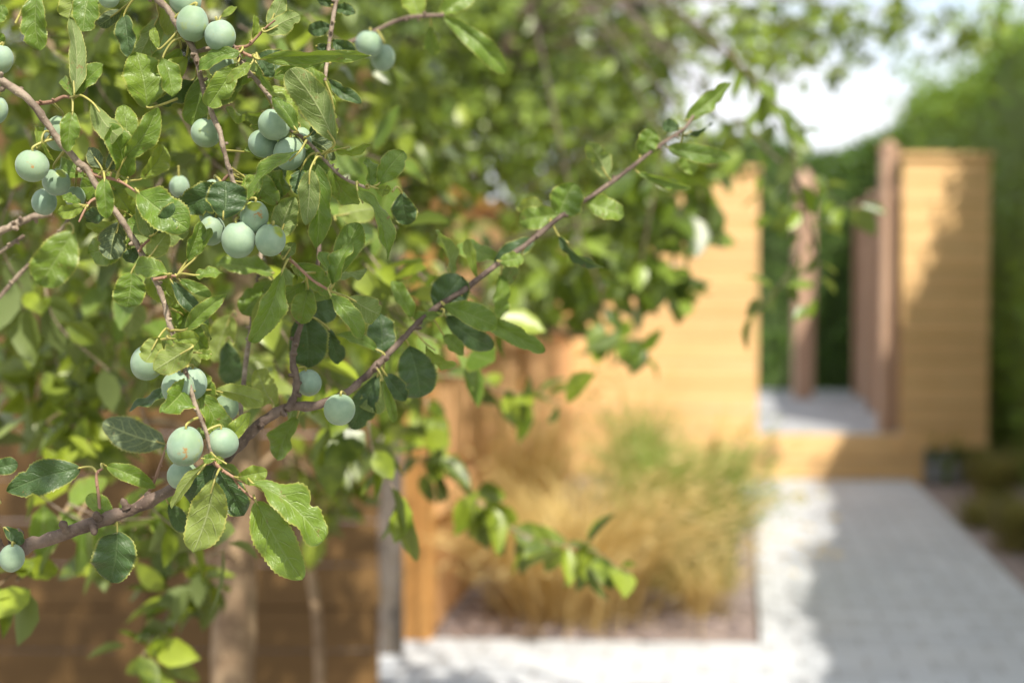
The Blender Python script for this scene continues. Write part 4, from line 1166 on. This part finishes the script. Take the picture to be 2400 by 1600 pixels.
# softer leaves of the same tree behind and overhead, and the small leaves
fol = small
def soft_shoot(px, py, d, ang, ln, n_mat):
    d = d + 0.22; n_mat = 5 if RNG.random() < 0.7 else 0
    a = math.radians(ang)
    p0 = P(px, py, d); p1 = p0 + np.array([math.cos(a), RNG.uniform(-0.3, 0.3), math.sin(a)]) * ln * 0.5; p2 = p0 + np.array([math.cos(a + 0.3), RNG.uniform(-0.3, 0.3), math.sin(a + 0.3) - 0.15]) * ln
    shoot(fol, fol, [p0, p1, p2], 0.0016, 0.0007, 0.017, 0.056, 0.036, n_mat, 1, 4)
for (px, py, d, ang, ln) in [
    (60, 60, 1.55, -40, .14), (200, 120, 1.5, -70, .12), (330, 200, 1.6, -50, .14), (420, 260, 1.5, -60, .12), (560, 60, 1.6, -30, .14), (640, 110, 1.5, -80, .13), (380, 420, 1.45, -120, .12),
    (60, 300, 1.6, -60, .14), (330, 330, 1.55, 10, .13), (560, 350, 1.5, -100, .12), (660, 430, 1.5, -30, .14), (760, 480, 1.5, -60, .13), (100, 640, 1.55, -70, .13), (30, 450, 1.5, -100, .12),
    (230, 620, 1.6, -60, .12), (470, 420, 1.6, -160, .12), (480, 730, 1.5, -60, .12), (620, 700, 1.45, -60, .13), (640, 840, 1.5, -60, .11), (840, 560, 1.5, -50, .13), (880, 700, 1.5, -40, .12),
    (980, 640, 1.6, -40, .12), (120, 760, 1.7, -80, .12), (250, 720, 1.65, -60, .12), (330, 950, 1.6, -70, .10), (60, 1130, 1.45, -40, .11), (160, 1180, 1.45, -20, .1), (330, 1160, 1.4, -40, .1),
    (700, 20, 1.6, -40, .13), (260, 40, 1.5, -120, .12), (430, 520, 1.6, -100, .12), (350, 60, 1.6, -60, .12), (540, 250, 1.6, -60, .13), (700, 260, 1.6, -40, .12), (860, 960, 1.5, -80, .12), (760, 820, 1.6, -80, .12)]:
    soft_shoot(px, py, d, ang, ln, int(RNG.choice([0, 0, 1, 2])))
# unseen leaf clusters added above the view to shade boughs and leaves below
def overhead(target, t, n, spread):
    c = target + np.array(SUN) * t
    q = c + RNG.normal(0, 1, (n, 3)) * np.array(spread)
    leaf_cloud(fol, q, 0.06, 0.038, 0.4, 2)
for (px, py, d, n) in [(820, 940, 1.29, 26), (960, 850, 1.33, 22), (1100, 760, 1.36, 10), (1300, 560, 1.42, 8), (60, 1260, 1.23, 22), (720, 890, 1.3, 24)]:
    overhead(P(px, py, d), 0.85, n, (0.05, 0.05, 0.04))
for q, n, sp in (((-.95, 1.35, 1.98), 150, (.16, .13, .12)), ((-.62, 1.36, 1.95), 170, (.17, .13, .11)), ((-.3, 1.42, 1.97), 150, (.15, .13, .11)), ((-.05, 1.6, 2.05), 110, (.14, .13, .11)), ((-.8, 1.65, 2.2), 150, (.2, .15, .12)), ((-.4, 1.7, 2.2), 130, (.2, .15, .12))):
    leaf_cloud(fol, np.array(q) + RNG.normal(0, 1, (n, 3)) * np.array(sp), 0.06, 0.038, 0.4, 2)
    fol.tube(spline([trunk[-1], 0.5 * (trunk[-1] + np.array(q)) + Z * 0.06, np.array(q)], 6), np.linspace(0.011, 0.004, 13), 8, 4)
fo = build_under(fol, "foliage", [LEAF_HERO, LEAF_PALE, LEAF_SHADED, PETIOLE, BARK_TWIG, LEAF_MID], PT)
fo['kind'] = 'stuff'


# ------------------------------------------------------------------ plums
def plum_mesh(r, up, seed):
    rg = np.random.default_rng(seed)
    NT, NP = 26, 40
    th = np.linspace(0, np.pi, NT + 1); ph = np.linspace(0, 2 * np.pi, NP, endpoint=False)
    tt, pp = np.meshgrid(th, ph, indexing='ij')
    el = rg.uniform(0.95, 1.16)
    rad = r * (1 + 0.02 * np.sin(2 * pp + rg.uniform(0, 6)) * np.sin(tt) + 0.03 * np.sin(pp + rg.uniform(0, 6)) * np.sin(tt) * np.cos(tt) + 0.012 * np.sin(3 * pp + rg.uniform(0, 6)) * np.sin(tt) + 0.012 * np.cos(2 * tt + rg.uniform(0, 6)))
    groove = 0.045 * r * np.exp(-((pp - np.pi) / 0.16) ** 2) * np.sin(tt) ** 0.5
    rad = rad - groove - 0.16 * r * np.exp(-(tt / 0.22) ** 2) - 0.05 * r * np.exp(-((np.pi - tt) / 0.15) ** 2)
    x = rad * np.sin(tt) * np.cos(pp); y = rad * np.sin(tt) * np.sin(pp); z = rad * np.cos(tt) * el
    v = np.stack([x, y, z], -1).reshape(-1, 3)
    up = np.asarray(up, float); up /= np.linalg.norm(up)
    a = np.cross(up, [0.3, 1, 0.1]); a /= np.linalg.norm(a); b = np.cross(up, a)
    az = rg.uniform(0, 6.28)
    a2 = a * math.cos(az) + b * math.sin(az); b2 = np.cross(up, a2)
    v = v[:, :1] * a2 + v[:, 1:2] * b2 + v[:, 2:] * up
    i = np.arange(NT)[:, None] * NP; j = np.arange(NP)[None, :]; k = (j + 1) % NP
    f = np.stack([i + j, i + NP + j, i + NP + k, i + k], -1).reshape(-1, 4)
    return v, f, up * r * el * 0.85

PATCH_A = plum_mat("plum_yellow_cap", (0.1, -0.62, 0.75), 0.86, (0.45, -0.85, 0.05))
PATCH_B = plum_mat("plum_yellow_shoulder", (0.62, -0.5, 0.6), 0.88, None)
SCAR = plum_mat("plum_scarred", None, 0.8, (0.12, -0.95, -0.35))
SCAR2 = plum_mat("plum_nicked", None, 0.8, (0.25, -0.95, 0.0), 0.985)
GRP = "plums on the boughs"
PL = [  # x, y, r, depth, up (x,z), material, label
 (-2,140,32,1.19,(.3,1),0,"plum cut off by the picture edge just above the slanting bough"),
 (-13,258,31,1.19,(.4,1),0,"plum cut off by the picture edge just below the slanting bough"),
 (76,389,39,1.185,(.1,1),4,"full pale plum with a tiny brown nick, below the slanting bough"),
 (132,427,32,1.215,(-.1,1),2,"plum with a faint yellow crown tucked under the nicked plum"),
 (104,473,28,1.24,(.2,1),0,"blurry half shaded plum lowest of the three beside the curled leaf"),
 (176,462,24,1.24,(.1,1),0,"small shaded plum half behind the slanting bough's curled leaf"),
 (141,313,36,1.22,(.2,1),0,"plum behind the slanting bough with its top in full sun"),
 (434,0,37,1.205,(-.2,1),0,"topmost plum cut by the upper picture edge beside the hanging twig"),
 (452,55,38,1.195,(.2,1),0,"plum striped by two leaf shadows directly below the topmost one"),
 (516,85,36,1.19,(-.2,1),0,"sunny round plum hanging at the yellow stalk beside the striped plum"),
 (518,150,30,1.225,(.1,1),0,"plum peeping out between two toothed leaves below the sunny round plum"),
 (483,312,35,1.215,(.2,1),0,"lone plum behind the hanging twig with a shadow across its face"),
 (642,292,38,1.195,(.1,1),0,"upper plum of the cluster under the big folded leaf, half in shadow"),
 (616,337,34,1.215,(.3,1),0,"shaded plum at the lower side of the cluster under the big folded leaf"),
 (678,360,37,1.205,(.1,1),0,"front plum of the upper cluster with a leaf lying over its base"),
 (702,330,30,1.235,(0,1),0,"plum mostly hidden behind the upper cluster beside the twig fork"),
 (505,447,29,1.225,(0,1),0,"plum at the end of the hanging twig above the dark glossy leaf"),
 (497,500,31,1.235,(.2,1),0,"plum almost covered by the dark glossy leaf"),
 (497,541,31,1.225,(.3,1),0,"blue shaded plum just below the dark glossy leaf"),
 (596,509,34,1.195,(.1,1),1,"plum with a bright yellow shiny cap and brown streak"),
 (559,562,39,1.190,(-.1,1),0,"largest pale plum in the lower trio, fully sunlit"),
 (634,563,36,1.188,(.2,1),2,"plum with a yellow green shoulder in the lower trio"),
 (345,850,38,1.215,(.3,1),0,"blue plum hanging behind the yellow leaf pair"),
 (417,906,38,1.205,(.3,1),0,"plum with a jagged shadow touching the thin bough's far side"),
 (449,899,36,1.22,(.1,1),0,"sunlit plum behind the thin bough and its brown knob"),
 (434,1045,42,1.185,(.1,1),3,"big pale plum with a brown scar at the tip of the hanging bough"),
 (522,1037,38,1.21,(-.1,1),0,"plum behind the bright leaf at the tip of the hanging bough"),
 (427,1113,35,1.225,(.1,1),0,"dull blue green plum in shade under the scarred plum"),
 (530,955,29,1.275,(.1,1),0,"dark blurred plum in shade above the bright leaf at the bough tip"),
 (723,897,31,1.29,(-.2,1),0,"smooth dark teal plum beside the upright stem"),
 (796,960,36,1.255,(.1,1),0,"teal plum hanging right at the thick bough's bend"),
 (28,1307,30,1.21,(.1,1),0,"dark teal plum at the lower end of the thick bough"),
 (865,105,33,1.48,(.1,1),0,"out of focus plum under the reddish twig"),
 (897,135,28,1.50,(.1,1),0,"smaller out of focus plum touching another under the reddish twig"),
 (420,437,23,1.36,(0,1),0,"small blurred plum in the gap beside the hanging twig"),
 (255,-8,25,1.2,(0,1),0,"small plum between leaves at the upper picture edge"),
]
PM = [PLUM, PATCH_A, PATCH_B, SCAR, SCAR2]
for i, (x, y, rp, d, up, mi, lab) in enumerate(PL):
    c = P(x, y, d)
    r = rp / FPX * d
    v, f, tip = plum_mesh(r, (up[0], -0.15, up[1]), 100 + i)
    mb = MB(); mb.add(v, f)
    o = mb.build("plum", PM[mi])
    o.location = tuple(c)
    tag(o, lab, "plum", GRP)
    npt, key, dist, nr = nearest(c + tip * 1.3)
    top = c + tip
    end = npt - c if dist < 0.045 else tip * 2.1
    mb = MB()
    mb.tube(spline([tip * 0.93, tip + (np.asarray(tip) / np.linalg.norm(tip)) * 0.004, 0.5 * (tip + end) + Z * 0.003, end], 5), np.linspace(0.0010, 0.0013, 16), 7, 0, wob=0.05)
    s = mb.build("stalk", PETIOLE)
    s.parent = o
